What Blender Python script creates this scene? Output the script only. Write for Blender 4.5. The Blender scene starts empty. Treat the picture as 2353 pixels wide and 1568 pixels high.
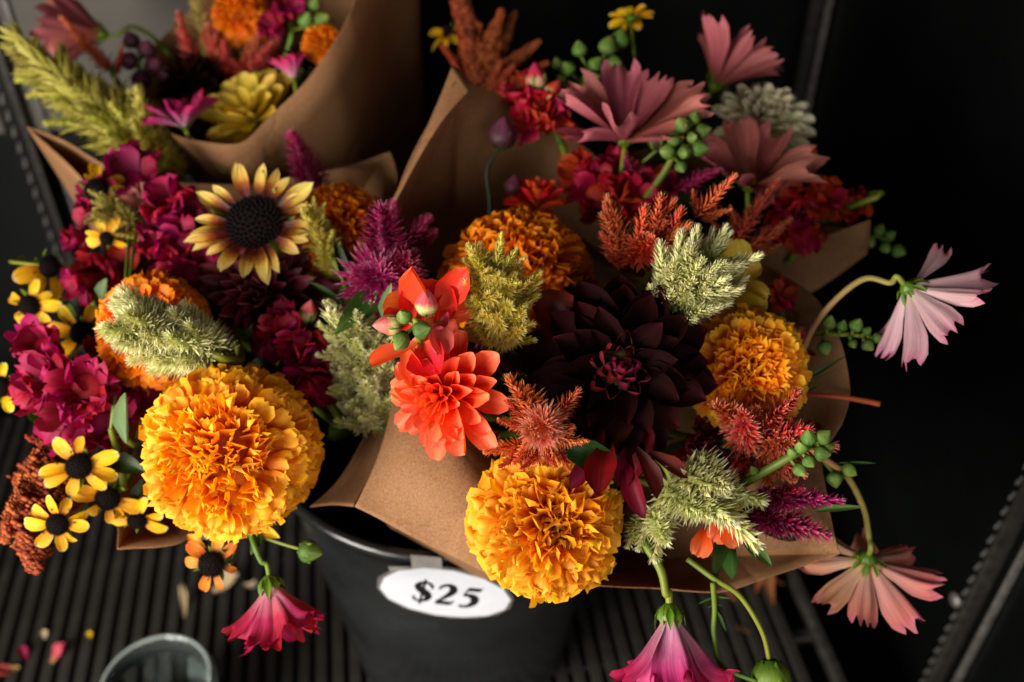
import bpy, math, random
from mathutils import Vector, Matrix, noise, Quaternion
random.seed(7)
RND = random.Random(11)
scn = bpy.context.scene
C = scn.collection
# ------------------------------------------------------------------ camera
PITCH = math.radians(40.4); CAM = Vector((0, 0, 0.78)); F = 2323.0; U0, V0 = 1176.5, 784.0
RIGHT = Vector((1, 0, 0)); FWD = Vector((0, math.cos(PITCH), -math.sin(PITCH))); UP = Vector((0, math.sin(PITCH), math.cos(PITCH)))
cam = bpy.data.cameras.new('camera'); camo = bpy.data.objects.new('camera', cam); C.objects.link(camo)
camo.location = CAM; camo.rotation_euler = (math.radians(90) - PITCH, 0, 0)
cam.sensor_width = 36.0; cam.lens = 36.0 * F / 2353.0; cam.clip_start = 0.01; cam.clip_end = 50
cam.dof.use_dof = True; cam.dof.focus_distance = 0.475; cam.dof.aperture_fstop = 5.0
scn.camera = camo
# ------------------------------------------------------------------ light
w = bpy.data.worlds.new('World'); scn.world = w; w.use_nodes = True
w.node_tree.nodes['Background'].inputs[0].default_value = (1.0, 0.98, 0.92, 1)
w.node_tree.nodes['Background'].inputs[1].default_value = 0.045
def area(name, loc, aim, size, power, col):
    l = bpy.data.lights.new(name, 'AREA'); l.shape = 'RECTANGLE'; l.size = size[0]; l.size_y = size[1]; l.energy = power; l.color = col
    o = bpy.data.objects.new(name, l); C.objects.link(o); o.location = loc
    o.rotation_euler = (Vector(aim) - Vector(loc)).to_track_quat('-Z', 'Y').to_euler()
    return o
area('window_light', (-0.72, -0.28, 0.60), (-0.02, 0.42, 0.38), (0.60, 0.60), 27.0, (1.0, 0.95, 0.87))
area('fill_light', (0.30, -0.80, 0.72), (0.05, 0.45, 0.28), (0.8, 0.7), 5.5, (1.0, 0.97, 0.93))  # added front fill without a seen source, lifts tag, bucket and rear blooms
scn.view_settings.view_transform = 'Standard'; scn.view_settings.look = 'None'
scn.view_settings.exposure = 0.15; scn.view_settings.gamma = 1.0; scn.view_settings.use_curve_mapping = False
scn.render.engine = 'CYCLES'; scn.cycles.use_denoising = True
scn.cycles.max_bounces = 8; scn.cycles.transparent_max_bounces = 8; scn.cycles.caustics_reflective = False; scn.cycles.caustics_refractive = False

# ------------------------------------------------------------------ helpers
def P(u, v, d): return CAM + d * (FWD + RIGHT * ((u - U0) / F) + UP * ((V0 - v) / F))
def D3(f): return (RIGHT * f[0] + UP * f[1] - FWD * f[2]).normalized()
def px(n, d): return n * d / F
def lin(c):
    out = []
    for x in c[:3]:
        x = x / 255.0
        out.append(x / 12.92 if x <= 0.04045 else ((x + 0.055) / 1.055) ** 2.4)
    return (out[0], out[1], out[2], 1.0)
def frame(p, n, roll=0.0):
    n = n.normalized()
    a = Vector((0, 0, 1)) if abs(n.z) < 0.95 else Vector((0, 1, 0))
    x = a.cross(n).normalized(); y = n.cross(x)
    c, s = math.cos(roll), math.sin(roll)
    x2 = x * c + y * s; y2 = y * c - x * s
    M = Matrix(((x2.x, y2.x, n.x, p.x), (x2.y, y2.y, n.y, p.y), (x2.z, y2.z, n.z, p.z), (0, 0, 0, 1)))
    return M
def basis(x, y, z, p, s=1.0):
    return Matrix(((x.x * s, y.x * s, z.x * s, p.x), (x.y * s, y.y * s, z.y * s, p.y), (x.z * s, y.z * s, z.z * s, p.z), (0, 0, 0, 1)))
def mesh(name, verts, faces, mat=None, uvs=None, smooth=True):
    me = bpy.data.meshes.new(name); me.from_pydata(verts, [], faces)
    if smooth: me.polygons.foreach_set('use_smooth', [True] * len(me.polygons))
    if uvs is not None:
        l = me.uv_layers.new(name='UVMap'); n = len(me.loops)
        vi = [0] * n; me.loops.foreach_get('vertex_index', vi)
        fl = [0.0] * (2 * n)
        for i, k in enumerate(vi): fl[2 * i], fl[2 * i + 1] = uvs[k]
        l.data.foreach_set('uv', fl)
    if mat: me.materials.append(mat)
    me.update(); return me
def child(name, me, parent, M=None):
    o = bpy.data.objects.new(name, me); C.objects.link(o); o.parent = parent
    if M is not None: o.matrix_basis = M
    return o
def tag(o, label, cat, group=None, kind=None):
    if label: o['label'] = label
    if cat: o['category'] = cat
    if group: o['group'] = group
    if kind: o['kind'] = kind
    return o
def thing(name, label, cat, M=None, group=None):
    o = bpy.data.objects.new(name, None); C.objects.link(o); o.empty_display_size = 0.01
    if M is not None: o.matrix_basis = M
    return tag(o, label, cat, group)
def catmull(pts, n):
    pts = [Vector(p) for p in pts]; out = []
    for i in range(len(pts) - 1):
        p0 = pts[max(i - 1, 0)]; p1 = pts[i]; p2 = pts[i + 1]; p3 = pts[min(i + 2, len(pts) - 1)]
        for k in range(n):
            t = k / n
            out.append(0.5 * ((2 * p1) + (p2 - p0) * t + (2 * p0 - 5 * p1 + 4 * p2 - p3) * t * t + (3 * p1 - p0 - 3 * p2 + p3) * t ** 3))
    out.append(pts[-1]); return out
def tube(pts, r0, r1, sides=7, bumps=0.0):
    vs, fs, uv = [], [], []; n = len(pts); prev = None
    for i, p in enumerate(pts):
        t = (pts[min(i + 1, n - 1)] - pts[max(i - 1, 0)]).normalized()
        if prev is None: a = t.orthogonal().normalized()
        else:
            a = prev - t * prev.dot(t); a = a.normalized() if a.length > 1e-6 else t.orthogonal().normalized()
        prev = a; b = t.cross(a); r = r0 + (r1 - r0) * i / (n - 1)
        if bumps: r *= 1 + bumps * noise.noise(p * 160)
        for k in range(sides):
            q = 2 * math.pi * k / sides; vs.append(p + (a * math.cos(q) + b * math.sin(q)) * r); uv.append((k / sides, i / (n - 1)))
    for i in range(n - 1):
        for k in range(sides):
            fs.append((i * sides + k, i * sides + (k + 1) % sides, (i + 1) * sides + (k + 1) % sides, (i + 1) * sides + k))
    fs.append(tuple(range(sides - 1, -1, -1))); fs.append(tuple((n - 1) * sides + k for k in range(sides)))
    return vs, fs, uv
def lathe(prof, sides=48):
    vs, fs, uv = [], [], []; n = len(prof)
    for i, (r, z) in enumerate(prof):
        for k in range(sides):
            q = 2 * math.pi * k / sides; vs.append((r * math.cos(q), r * math.sin(q), z)); uv.append((k / sides, i / (n - 1)))
    for i in range(n - 1):
        for k in range(sides): fs.append((i * sides + k, i * sides + (k + 1) % sides, (i + 1) * sides + (k + 1) % sides, (i + 1) * sides + k))
    return vs, fs, uv
def boxv(cx, cy, cz, sx, sy, sz, b=0.0):
    # box with chamfered long edges (profile in x-z, extruded along y)
    b = min(b, sx * 0.4, sz * 0.4)
    x, z = sx / 2, sz / 2
    if b > 0: prof = [(-x + b, -z), (x - b, -z), (x, -z + b), (x, z - b), (x - b, z), (-x + b, z), (-x, z - b), (-x, -z + b)]
    else: prof = [(-x, -z), (x, -z), (x, z), (-x, z)]
    n = len(prof); vs = [(cx + p[0], cy - sy / 2, cz + p[1]) for p in prof] + [(cx + p[0], cy + sy / 2, cz + p[1]) for p in prof]
    fs = [tuple(range(n)), tuple(range(2 * n - 1, n - 1, -1))] + [(i, i + n, (i + 1) % n + n, (i + 1) % n) for i in range(n)]
    return vs, fs

# ------------------------------------------------------------------ materials
MATS = {}
def nodes(name):
    m = bpy.data.materials.new(name); m.use_nodes = True; nt = m.node_tree
    return m, nt, nt.nodes['Principled BSDF'], nt.nodes['Material Output']
def N(nt, t, **kw):
    n = nt.nodes.new(t)
    for k, v in kw.items(): setattr(n, k, v)
    return n
def L(nt, a, b): nt.links.new(a, b)
def ramp(nt, stops, fac):
    r = N(nt, 'ShaderNodeValToRGB'); e = r.color_ramp.elements
    while len(e) < len(stops): e.new(0.5)
    for i, (t, c) in enumerate(stops): e[i].position = t; e[i].color = lin(c)
    L(nt, fac, r.inputs[0]); return r
def petal_mat(name, stops, vein=0.25, transl=0.35, rough=0.55, var=0.18, hue=0.015, veinfreq=16.0, axis='v', sheen=0.0, bump=0.3, spec=0.3):
    m, nt, b, out = nodes(name)
    uv = N(nt, 'ShaderNodeUVMap'); sep = N(nt, 'ShaderNodeSeparateXYZ'); L(nt, uv.outputs[0], sep.inputs[0])
    oi = N(nt, 'ShaderNodeObjectInfo')
    # along-petal colour with a little noise in the position
    geo = N(nt, 'ShaderNodeTexCoord'); nz = N(nt, 'ShaderNodeTexNoise'); nz.inputs['Scale'].default_value = 9; nz.inputs['Detail'].default_value = 3
    mp = N(nt, 'ShaderNodeVectorMath', operation='ADD'); L(nt, uv.outputs[0], mp.inputs[0]); L(nt, oi.outputs['Random'], mp.inputs[1])
    L(nt, mp.outputs[0], nz.inputs['Vector'])
    ad = N(nt, 'ShaderNodeMath', operation='MULTIPLY_ADD'); ad.inputs[1].default_value = 0.22
    sub = N(nt, 'ShaderNodeMath', operation='SUBTRACT'); L(nt, nz.outputs[0], sub.inputs[0]); sub.inputs[1].default_value = 0.5
    L(nt, sub.outputs[0], ad.inputs[0]); L(nt, sep.outputs[1 if axis == 'v' else 0], ad.inputs[2])
    r = ramp(nt, stops, ad.outputs[0])
    # veins along the petal
    vm = N(nt, 'ShaderNodeMapping'); vm.inputs['Scale'].default_value = (veinfreq, 1.1, 1); L(nt, mp.outputs[0], vm.inputs['Vector'])
    vn = N(nt, 'ShaderNodeTexNoise'); vn.inputs['Scale'].default_value = 1.6; vn.inputs['Detail'].default_value = 4; L(nt, vm.outputs[0], vn.inputs['Vector'])
    mr = N(nt, 'ShaderNodeMapRange'); mr.inputs['From Min'].default_value = 0.3; mr.inputs['From Max'].default_value = 0.7
    mr.inputs['To Min'].default_value = 1 - vein; mr.inputs['To Max'].default_value = 1 + vein * 0.35; L(nt, vn.outputs[0], mr.inputs['Value'])
    vr = N(nt, 'ShaderNodeMapRange'); vr.inputs['To Min'].default_value = 1 - var; vr.inputs['To Max'].default_value = 1 + var * 0.4; L(nt, oi.outputs['Random'], vr.inputs['Value'])
    mu = N(nt, 'ShaderNodeMath', operation='MULTIPLY'); L(nt, mr.outputs[0], mu.inputs[0]); L(nt, vr.outputs[0], mu.inputs[1])
    hs = N(nt, 'ShaderNodeHueSaturation'); L(nt, r.outputs[0], hs.inputs['Color']); L(nt, mu.outputs[0], hs.inputs['Value'])
    hr = N(nt, 'ShaderNodeMapRange'); hr.inputs['To Min'].default_value = 0.5 - hue; hr.inputs['To Max'].default_value = 0.5 + hue
    fr = N(nt, 'ShaderNodeMath', operation='FRACT'); m7 = N(nt, 'ShaderNodeMath', operation='MULTIPLY'); m7.inputs[1].default_value = 7.31
    L(nt, oi.outputs['Random'], m7.inputs[0]); L(nt, m7.outputs[0], fr.inputs[0]); L(nt, fr.outputs[0], hr.inputs['Value']); L(nt, hr.outputs[0], hs.inputs['Hue'])
    L(nt, hs.outputs[0], b.inputs['Base Color']); b.inputs['Roughness'].default_value = rough; b.inputs['Specular IOR Level'].default_value = spec
    if sheen: b.inputs['Sheen Weight'].default_value = sheen; b.inputs['Sheen Roughness'].default_value = 0.4
    bp = N(nt, 'ShaderNodeBump'); bp.inputs['Strength'].default_value = bump; bp.inputs['Distance'].default_value = 0.0008; L(nt, vn.outputs[0], bp.inputs['Height']); L(nt, bp.outputs[0], b.inputs['Normal'])
    if transl > 0:
        tr = N(nt, 'ShaderNodeBsdfTranslucent'); sat = N(nt, 'ShaderNodeHueSaturation'); sat.inputs['Saturation'].default_value = 1.15; L(nt, hs.outputs[0], sat.inputs['Color']); L(nt, sat.outputs[0], tr.inputs['Color'])
        mx = N(nt, 'ShaderNodeMixShader'); mx.inputs[0].default_value = transl; L(nt, b.outputs[0], mx.inputs[1]); L(nt, tr.outputs[0], mx.inputs[2]); L(nt, mx.outputs[0], out.inputs['Surface'])
    MATS[name] = m; return m
def plain_mat(name, col, rough=0.5, metal=0.0, nscale=40.0, nvar=0.25, spec=0.5, bump=0.15, col2=None, bscale=None, dist=0.001):
    m, nt, b, out = nodes(name)
    tc = N(nt, 'ShaderNodeTexCoord'); nz = N(nt, 'ShaderNodeTexNoise'); nz.inputs['Scale'].default_value = nscale; nz.inputs['Detail'].default_value = 6; nz.inputs['Roughness'].default_value = 0.65
    L(nt, tc.outputs['Object'], nz.inputs['Vector'])
    c2 = col2 or tuple(min(255, c * (1 + nvar)) for c in col); c1 = tuple(c * (1 - nvar) for c in col) if not col2 else col
    r = ramp(nt, [(0.3, c1), (0.7, c2)], nz.outputs[0]); L(nt, r.outputs[0], b.inputs['Base Color'])
    rr = N(nt, 'ShaderNodeMapRange'); rr.inputs['To Min'].default_value = max(0.02, rough - 0.12); rr.inputs['To Max'].default_value = min(1, rough + 0.15); L(nt, nz.outputs[0], rr.inputs['Value']); L(nt, rr.outputs[0], b.inputs['Roughness'])
    b.inputs['Metallic'].default_value = metal; b.inputs['Specular IOR Level'].default_value = spec
    if bump:
        n2 = N(nt, 'ShaderNodeTexNoise'); n2.inputs['Scale'].default_value = bscale or nscale * 4; n2.inputs['Detail'].default_value = 4; L(nt, tc.outputs['Object'], n2.inputs['Vector'])
        bp = N(nt, 'ShaderNodeBump'); bp.inputs['Strength'].default_value = bump; bp.inputs['Distance'].default_value = dist; L(nt, n2.outputs[0], bp.inputs['Height']); L(nt, bp.outputs[0], b.inputs['Normal'])
    MATS[name] = m; return m
def kraft_mat():
    m, nt, b, out = nodes('kraft_paper')
    tc = N(nt, 'ShaderNodeTexCoord')
    n1 = N(nt, 'ShaderNodeTexNoise'); n1.inputs['Scale'].default_value = 14; n1.inputs['Detail'].default_value = 4; L(nt, tc.outputs['Object'], n1.inputs['Vector'])
    n2 = N(nt, 'ShaderNodeTexNoise'); n2.inputs['Scale'].default_value = 900; n2.inputs['Detail'].default_value = 3; L(nt, tc.outputs['Object'], n2.inputs['Vector'])
    mp = N(nt, 'ShaderNodeMapping'); mp.inputs['Scale'].default_value = (1, 1, 0.15); mp.inputs['Rotation'].default_value = (0.5, 0.4, 0.2); L(nt, tc.outputs['Object'], mp.inputs['Vector'])
    n3 = N(nt, 'ShaderNodeTexNoise'); n3.inputs['Scale'].default_value = 1500; n3.inputs['Detail'].default_value = 2; L(nt, mp.outputs[0], n3.inputs['Vector'])
    a = N(nt, 'ShaderNodeMath', operation='ADD'); L(nt, n2.outputs[0], a.inputs[0]); L(nt, n3.outputs[0], a.inputs[1])
    a2 = N(nt, 'ShaderNodeMath', operation='MULTIPLY_ADD'); a2.inputs[1].default_value = 0.5; L(nt, a.outputs[0], a2.inputs[0])
    s = N(nt, 'ShaderNodeMath', operation='MULTIPLY_ADD'); s.inputs[1].default_value = 0.6; s.inputs[2].default_value = -0.3; L(nt, n1.outputs[0], s.inputs[0]); L(nt, s.outputs[0], a2.inputs[2])
    r = ramp(nt, [(0.3, (112, 76, 46)), (0.5, (140, 100, 66)), (0.72, (160, 120, 84))], a2.outputs[0])
    L(nt, r.outputs[0], b.inputs['Base Color']); b.inputs['Roughness'].default_value = 0.75; b.inputs['Specular IOR Level'].default_value = 0.25
    bp = N(nt, 'ShaderNodeBump'); bp.inputs['Strength'].default_value = 0.25; bp.inputs['Distance'].default_value = 0.0004; L(nt, a.outputs[0], bp.inputs['Height'])
    vo = N(nt, 'ShaderNodeTexVoronoi', feature='DISTANCE_TO_EDGE'); vo.inputs['Scale'].default_value = 13; dn = N(nt, 'ShaderNodeTexNoise'); dn.inputs['Scale'].default_value = 9; L(nt, tc.outputs['Object'], dn.inputs['Vector'])
    va = N(nt, 'ShaderNodeVectorMath', operation='MULTIPLY_ADD'); va.inputs[1].default_value = (.1, .1, .1); L(nt, dn.outputs['Color'], va.inputs[0]); L(nt, tc.outputs['Object'], va.inputs[2]); L(nt, va.outputs[0], vo.inputs['Vector'])
    mn = N(nt, 'ShaderNodeMath', operation='MINIMUM'); mn.inputs[1].default_value = .05; L(nt, vo.outputs['Distance'], mn.inputs[0])
    b2 = N(nt, 'ShaderNodeBump'); b2.inputs['Strength'].default_value = 0.35; b2.inputs['Distance'].default_value = 0.02; L(nt, mn.outputs[0], b2.inputs['Height']); L(nt, bp.outputs[0], b2.inputs['Normal']); L(nt, b2.outputs[0], b.inputs['Normal'])
    tr = N(nt, 'ShaderNodeBsdfTranslucent'); tr.inputs['Color'].default_value = lin((190, 110, 50))
    mx = N(nt, 'ShaderNodeMixShader'); mx.inputs[0].default_value = 0.22; L(nt, b.outputs[0], mx.inputs[1]); L(nt, tr.outputs[0], mx.inputs[2]); L(nt, mx.outputs[0], out.inputs['Surface'])
    return m
KRAFT = kraft_mat()
GOLD = petal_mat('marigold_gold', [(0.0, (206, 88, 0)), (0.5, (250, 152, 6)), (1.0, (255, 192, 44))], vein=0.10, transl=0.45, var=0.16, hue=0.010, veinfreq=8)
ORNG = petal_mat('marigold_orange', [(0.0, (190, 66, 0)), (0.5, (238, 118, 2)), (1.0, (252, 150, 10))], vein=0.12, transl=0.42, var=0.18, hue=0.010, veinfreq=8)
DARKD = petal_mat('dahlia_dark', [(0.0, (14, 2, 3)), (0.55, (24, 3, 4)), (0.92, (34, 4, 6)), (1.0, (66, 8, 14))], vein=0.3, transl=0.12, rough=0.8, var=0.4, hue=0.01, spec=.06)
CRIM = petal_mat('dahlia_crimson', [(0.0, (60, 0, 4)), (0.5, (110, 1, 8)), (1.0, (92, 3, 12))], vein=0.3, transl=0.2, rough=0.5, var=0.2)
PLUM = petal_mat('dahlia_plum', [(0.0, (44, 5, 12)), (0.5, (78, 14, 26)), (1.0, (124, 54, 62))], vein=0.35, transl=0.12, rough=0.45, var=0.35)
HEART = petal_mat('dahlia_heart', [(0.0, (100, 104, 50)), (0.4, (84, 70, 40)), (0.7, (92, 20, 38)), (1.0, (136, 22, 58))], vein=0.3, transl=0.12, var=0.35, hue=0.03)
CORALD = petal_mat('dahlia_coral', [(0.0, (232, 52, 8)), (0.5, (252, 84, 30)), (1.0, (255, 128, 88))], vein=0.16, transl=0.34, rough=0.5, var=0.12, hue=0.006)
CORALS = petal_mat('snap_coral', [(0.0, (236, 110, 62)), (0.5, (226, 66, 40)), (1.0, (244, 74, 30))], vein=0.15, transl=0.3, rough=0.5, var=0.15)
PINKS = petal_mat('snap_pink', [(0.0, (214, 190, 110)), (0.35, (214, 92, 92)), (1.0, (206, 74, 84))], vein=0.3, transl=0.25, var=0.15)
MAG = petal_mat('snap_magenta', [(0.0, (120, 2, 36)), (0.5, (142, 2, 44)), (1.0, (168, 4, 66))], vein=0.22, transl=0.3, rough=0.65, var=0.35, hue=0.02)
REDS = petal_mat('snap_red', [(0.0, (190, 70, 40)), (0.4, (170, 14, 26)), (1.0, (178, 16, 30))], vein=0.25, transl=0.25, var=0.3, hue=0.02)
PALEY = petal_mat('petal_dull_yellow', [(0.0, (150, 120, 10)), (0.5, (206, 168, 36)), (1.0, (222, 190, 74))], vein=0.25, transl=0.28, var=0.18)
WHITED = petal_mat('dahlia_white', [(0.0, (180, 170, 90)), (0.4, (222, 212, 164)), (1.0, (230, 222, 188))], vein=0.15, transl=0.25, var=0.15)
RUD = petal_mat('coneflower_yellow', [(0.0, (206, 120, 4)), (0.35, (236, 172, 8)), (0.86, (246, 194, 24)), (1.0, (240, 216, 150))], vein=0.25, transl=0.3, var=0.2, hue=0.015)
RUDO = petal_mat('coneflower_rust', [(0.0, (120, 40, 4)), (0.5, (220, 124, 8)), (1.0, (200, 100, 20))], vein=0.4, transl=0.25, var=0.3, hue=0.02)
SUNF = petal_mat('sunflower_bicolor', [(0.0, (52, 12, 2)), (0.32, (84, 26, 4)), (0.50, (150, 88, 18)), (0.66, (212, 172, 70)), (1.0, (232, 208, 116))], vein=0.35, transl=0.25, var=0.15, veinfreq=9)
COSP = petal_mat('cosmos_pale_pink', [(0.0, (214, 190, 168)), (0.25, (206, 168, 172)), (0.8, (200, 150, 158)), (1.0, (192, 110, 138))], vein=0.28, transl=0.3, var=0.1, veinfreq=22)
COSA = petal_mat('cosmos_peach', [(0.0, (232, 190, 120)), (0.25, (228, 172, 150)), (0.75, (228, 146, 118)), (1.0, (218, 122, 124))], vein=0.28, transl=0.32, var=0.12, veinfreq=22, hue=0.02)
COSD = petal_mat('cosmos_dusky', [(0.0, (170, 92, 72)), (0.3, (176, 84, 84)), (1.0, (190, 104, 104))], vein=0.3, transl=0.28, var=0.2, veinfreq=20, hue=0.02)
COSM = petal_mat('cosmos_magenta', [(0.0, (228, 200, 170)), (0.15, (204, 140, 164)), (0.6, (186, 60, 114)), (1.0, (188, 16, 82))], vein=0.42, transl=0.28, var=0.15, veinfreq=20, hue=0.012)
COSR = petal_mat('cosmos_crimson', [(0.0, (226, 196, 160)), (0.2, (212, 128, 150)), (0.55, (188, 44, 90)), (1.0, (156, 8, 48))], vein=0.42, transl=0.28, var=0.2, veinfreq=20, hue=0.012)
LEAF = petal_mat('leaf_green', [(0.0, (66, 96, 30)), (0.5, (58, 92, 34)), (1.0, (74, 104, 42))], vein=0.25, transl=0.25, rough=0.45, var=0.35, veinfreq=8, hue=0.03)
LEAFG = petal_mat('leaf_grey_green', [(0.0, (104, 128, 80)), (0.5, (98, 122, 78)), (1.0, (112, 130, 82))], vein=0.25, transl=0.22, var=0.2, veinfreq=8)
LEAFD = petal_mat('leaf_dark', [(0.0, (30, 48, 14)), (1.0, (42, 62, 22))], vein=0.3, transl=0.2, rough=0.45, var=0.4, veinfreq=8, hue=0.03)
STEM = petal_mat('stem_green', [(0.0, (112, 122, 30)), (1.0, (76, 100, 28))], vein=0.2, transl=0.0, rough=0.45, var=0.25, hue=0.03)
STEMB = petal_mat('stem_tan', [(0.0, (108, 122, 44)), (0.6, (150, 130, 70)), (1.0, (150, 96, 64))], vein=0.2, transl=0.0, rough=0.5, var=0.1)
STEMR = petal_mat('stem_red', [(0.0, (140, 48, 24)), (1.0, (176, 84, 40))], vein=0.3, transl=0.0, rough=0.5, var=0.1)
CALYX = petal_mat('calyx_green', [(0.0, (70, 98, 16)), (0.6, (92, 120, 26)), (1.0, (120, 132, 44))], vein=0.3, transl=0.2, rough=0.4, var=0.2, veinfreq=10)
BUDG = petal_mat('bud_green', [(0.0, (66, 92, 28)), (0.6, (92, 122, 46)), (1.0, (136, 152, 72))], vein=0.4, transl=0.12, rough=0.6, var=0.3)
BUDP = petal_mat('bud_pink', [(0.0, (140, 160, 84)), (0.35, (206, 190, 120)), (0.55, (206, 84, 84)), (1.0, (214, 110, 110))], vein=0.35, transl=0.12, rough=0.5, var=0.15)
BUDC = petal_mat('bud_cosmos', [(0.0, (78, 104, 22)), (0.45, (112, 128, 40)), (0.62, (196, 140, 96)), (1.0, (214, 150, 130))], vein=0.35, transl=0.12, rough=0.5, var=0.15)
BUDR = petal_mat('bud_red', [(0.0, (120, 140, 60)), (0.4, (206, 150, 120)), (0.6, (190, 40, 44)), (1.0, (196, 50, 50))], vein=0.3, transl=0.12, var=0.2)
BUDDK = petal_mat('bud_dusk', [(0.0, (40, 46, 20)), (0.3, (66, 22, 36)), (1.0, (120, 60, 84))], vein=0.4, transl=0.1, var=0.2)
CEL_P = petal_mat('celosia_pale', [(0.0, (170, 172, 78)), (0.35, (218, 216, 132)), (1.0, (242, 236, 198))], vein=0.2, transl=0.3, var=0.15, axis='u', hue=0.012)
CEL_Y = petal_mat('celosia_yellow', [(0.0, (166, 148, 26)), (0.35, (226, 206, 76)), (1.0, (244, 230, 146))], vein=0.2, transl=0.38, var=0.15, axis='u', hue=0.012)
CEL_T = petal_mat('celosia_olive', [(0.0, (116, 110, 26)), (0.35, (176, 168, 60)), (1.0, (216, 204, 112))], vein=0.2, transl=0.3, var=0.15, axis='u', hue=0.015)
CEL_G = petal_mat('celosia_gold', [(0.0, (110, 92, 22)), (0.4, (166, 146, 62)), (1.0, (206, 190, 110))], vein=0.2, transl=0.25, var=0.2, axis='u', hue=0.015)
CEL_S = petal_mat('celosia_salmon', [(0.0, (130, 26, 14)), (0.3, (194, 58, 34)), (0.7, (220, 98, 66)), (1.0, (244, 186, 156))], vein=0.2, transl=0.25, var=0.2, axis='u', hue=0.015)
CEL_O = petal_mat('celosia_orange', [(0.0, (140, 34, 10)), (0.3, (208, 76, 34)), (0.75, (234, 118, 68)), (1.0, (246, 184, 140))], vein=0.2, transl=0.25, var=0.2, axis='u', hue=0.015)
CEL_M = petal_mat('celosia_magenta', [(0.0, (84, 2, 44)), (0.3, (140, 6, 58)), (0.75, (172, 22, 84)), (1.0, (230, 160, 180))], vein=0.2, transl=0.25, var=0.2, axis='u', hue=0.015)
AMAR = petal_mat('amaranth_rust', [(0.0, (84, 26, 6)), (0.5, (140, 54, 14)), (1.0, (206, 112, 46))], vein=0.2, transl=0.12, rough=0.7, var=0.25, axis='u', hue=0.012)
DISC = plain_mat('disc_dark', (12, 5, 3), 0.8, 0, 300, 0.7, 0.12, 0.6, dist=0.002)
DISCY = plain_mat('disc_yellow', (190, 120, 10), 0.6, 0, 400, 0.4, 0.3, 0.5)
PLASTIC = plain_mat('bucket_plastic', (27, 28, 28), 0.22, 0, 12, 0.3, 0.5, 0.05, bscale=60)
SLAT = plain_mat('slat_plastic', (47, 44, 40), 0.42, 0, 60, 0.0, 0.45, 0.25, col2=(30, 28, 26), bscale=300)
WALL = plain_mat('black_panel', (6, 8, 7), 0.34, 0, 5, 0.4, 0.35, 0.08, bscale=20)
GREYP = plain_mat('lit_grey_panel', (78, 74, 67), 0.55, 0, 6, 0.12, 0.4, 0.05)
METD = plain_mat('dark_metal', (54, 51, 48), 0.42, 0.4, 120, 0.25, 0.5, 0.3)
METL = plain_mat('bright_metal', (108, 104, 100), 0.35, 0.4, 120, 0.2, 0.5, 0.2)
CARD = plain_mat('card_white', (196, 198, 204), 0.45, 0, 60, 0.02, 0.4, 0.03)
CARDB = plain_mat('card_edge', (92, 86, 80), 0.5, 0, 60, 0.15, 0.4, 0.05)
INK = plain_mat('ink', (14, 13, 14), 0.5, 0, 60, 0.2, 0.4, 0.0)
TAPE = plain_mat('tape', (128, 124, 118), 0.25, 0, 30, 0.15, 0.6, 0.2)
DRY = plain_mat('dried_petal', (150, 132, 104), 0.7, 0, 200, 0.35, 0.3, 0.4)
DRYB = plain_mat('dried_brown', (112, 66, 36), 0.7, 0, 200, 0.35, 0.3, 0.4)
def glass_mat():
    m, nt, b, out = nodes('jar_glass'); b.inputs['Base Color'].default_value = (0.80, 0.93, 0.88, 1); b.inputs['Transmission Weight'].default_value = 0.965
    b.inputs['Roughness'].default_value = 0.03; b.inputs['IOR'].default_value = 1.48; return m
GLASS = glass_mat(); GLASSR = GLASS.copy(); GLASSR.name = 'jar_rim_glint_glass'; GLASSR.node_tree.nodes['Principled BSDF'].inputs['Transmission Weight'].default_value = .75  # milkier rim copy, pale to stand in for light gathered in the rim

# ------------------------------------------------------------------ setting
YAW = math.radians(8.5)
RO = Vector((0.36, 0.475, 0)); E1 = Vector((math.cos(YAW), math.sin(YAW), 0)); E2 = Vector((-math.sin(YAW), math.cos(YAW), 0))
ROOM = Matrix.Translation(RO) @ Matrix.Rotation(YAW, 4, 'Z')
def struct(name, vf, mat):
    me = mesh(name, vf[0], vf[1], mat, smooth=False); o = bpy.data.objects.new(name, me); C.objects.link(o); o.matrix_basis = ROOM; o['kind'] = 'structure'; return o
BACK = 0.487
struct('back_wall', boxv(-0.53, BACK + 0.03, 0.30, 1.12, 0.04, 1.4), WALL)
struct('side_wall', boxv(0.03, 0.17, 0.30, 0.04, 0.66, 1.4), WALL)
struct('left_side_wall', boxv(-1.11, 0.17, 0.30, 0.04, 0.66, 1.4), WALL)
struct('cooler_floor', boxv(-0.53, -0.05, -0.16, 1.10, 1.1, 0.02), WALL)
wp = struct('lit_grey_wall_panel', boxv(-0.70, BACK + 0.005, 0.316 + 0.25, 0.50, 0.006, 0.50), GREYP)  # lighter panel for the lit wall; black past its end is painted shade
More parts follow.
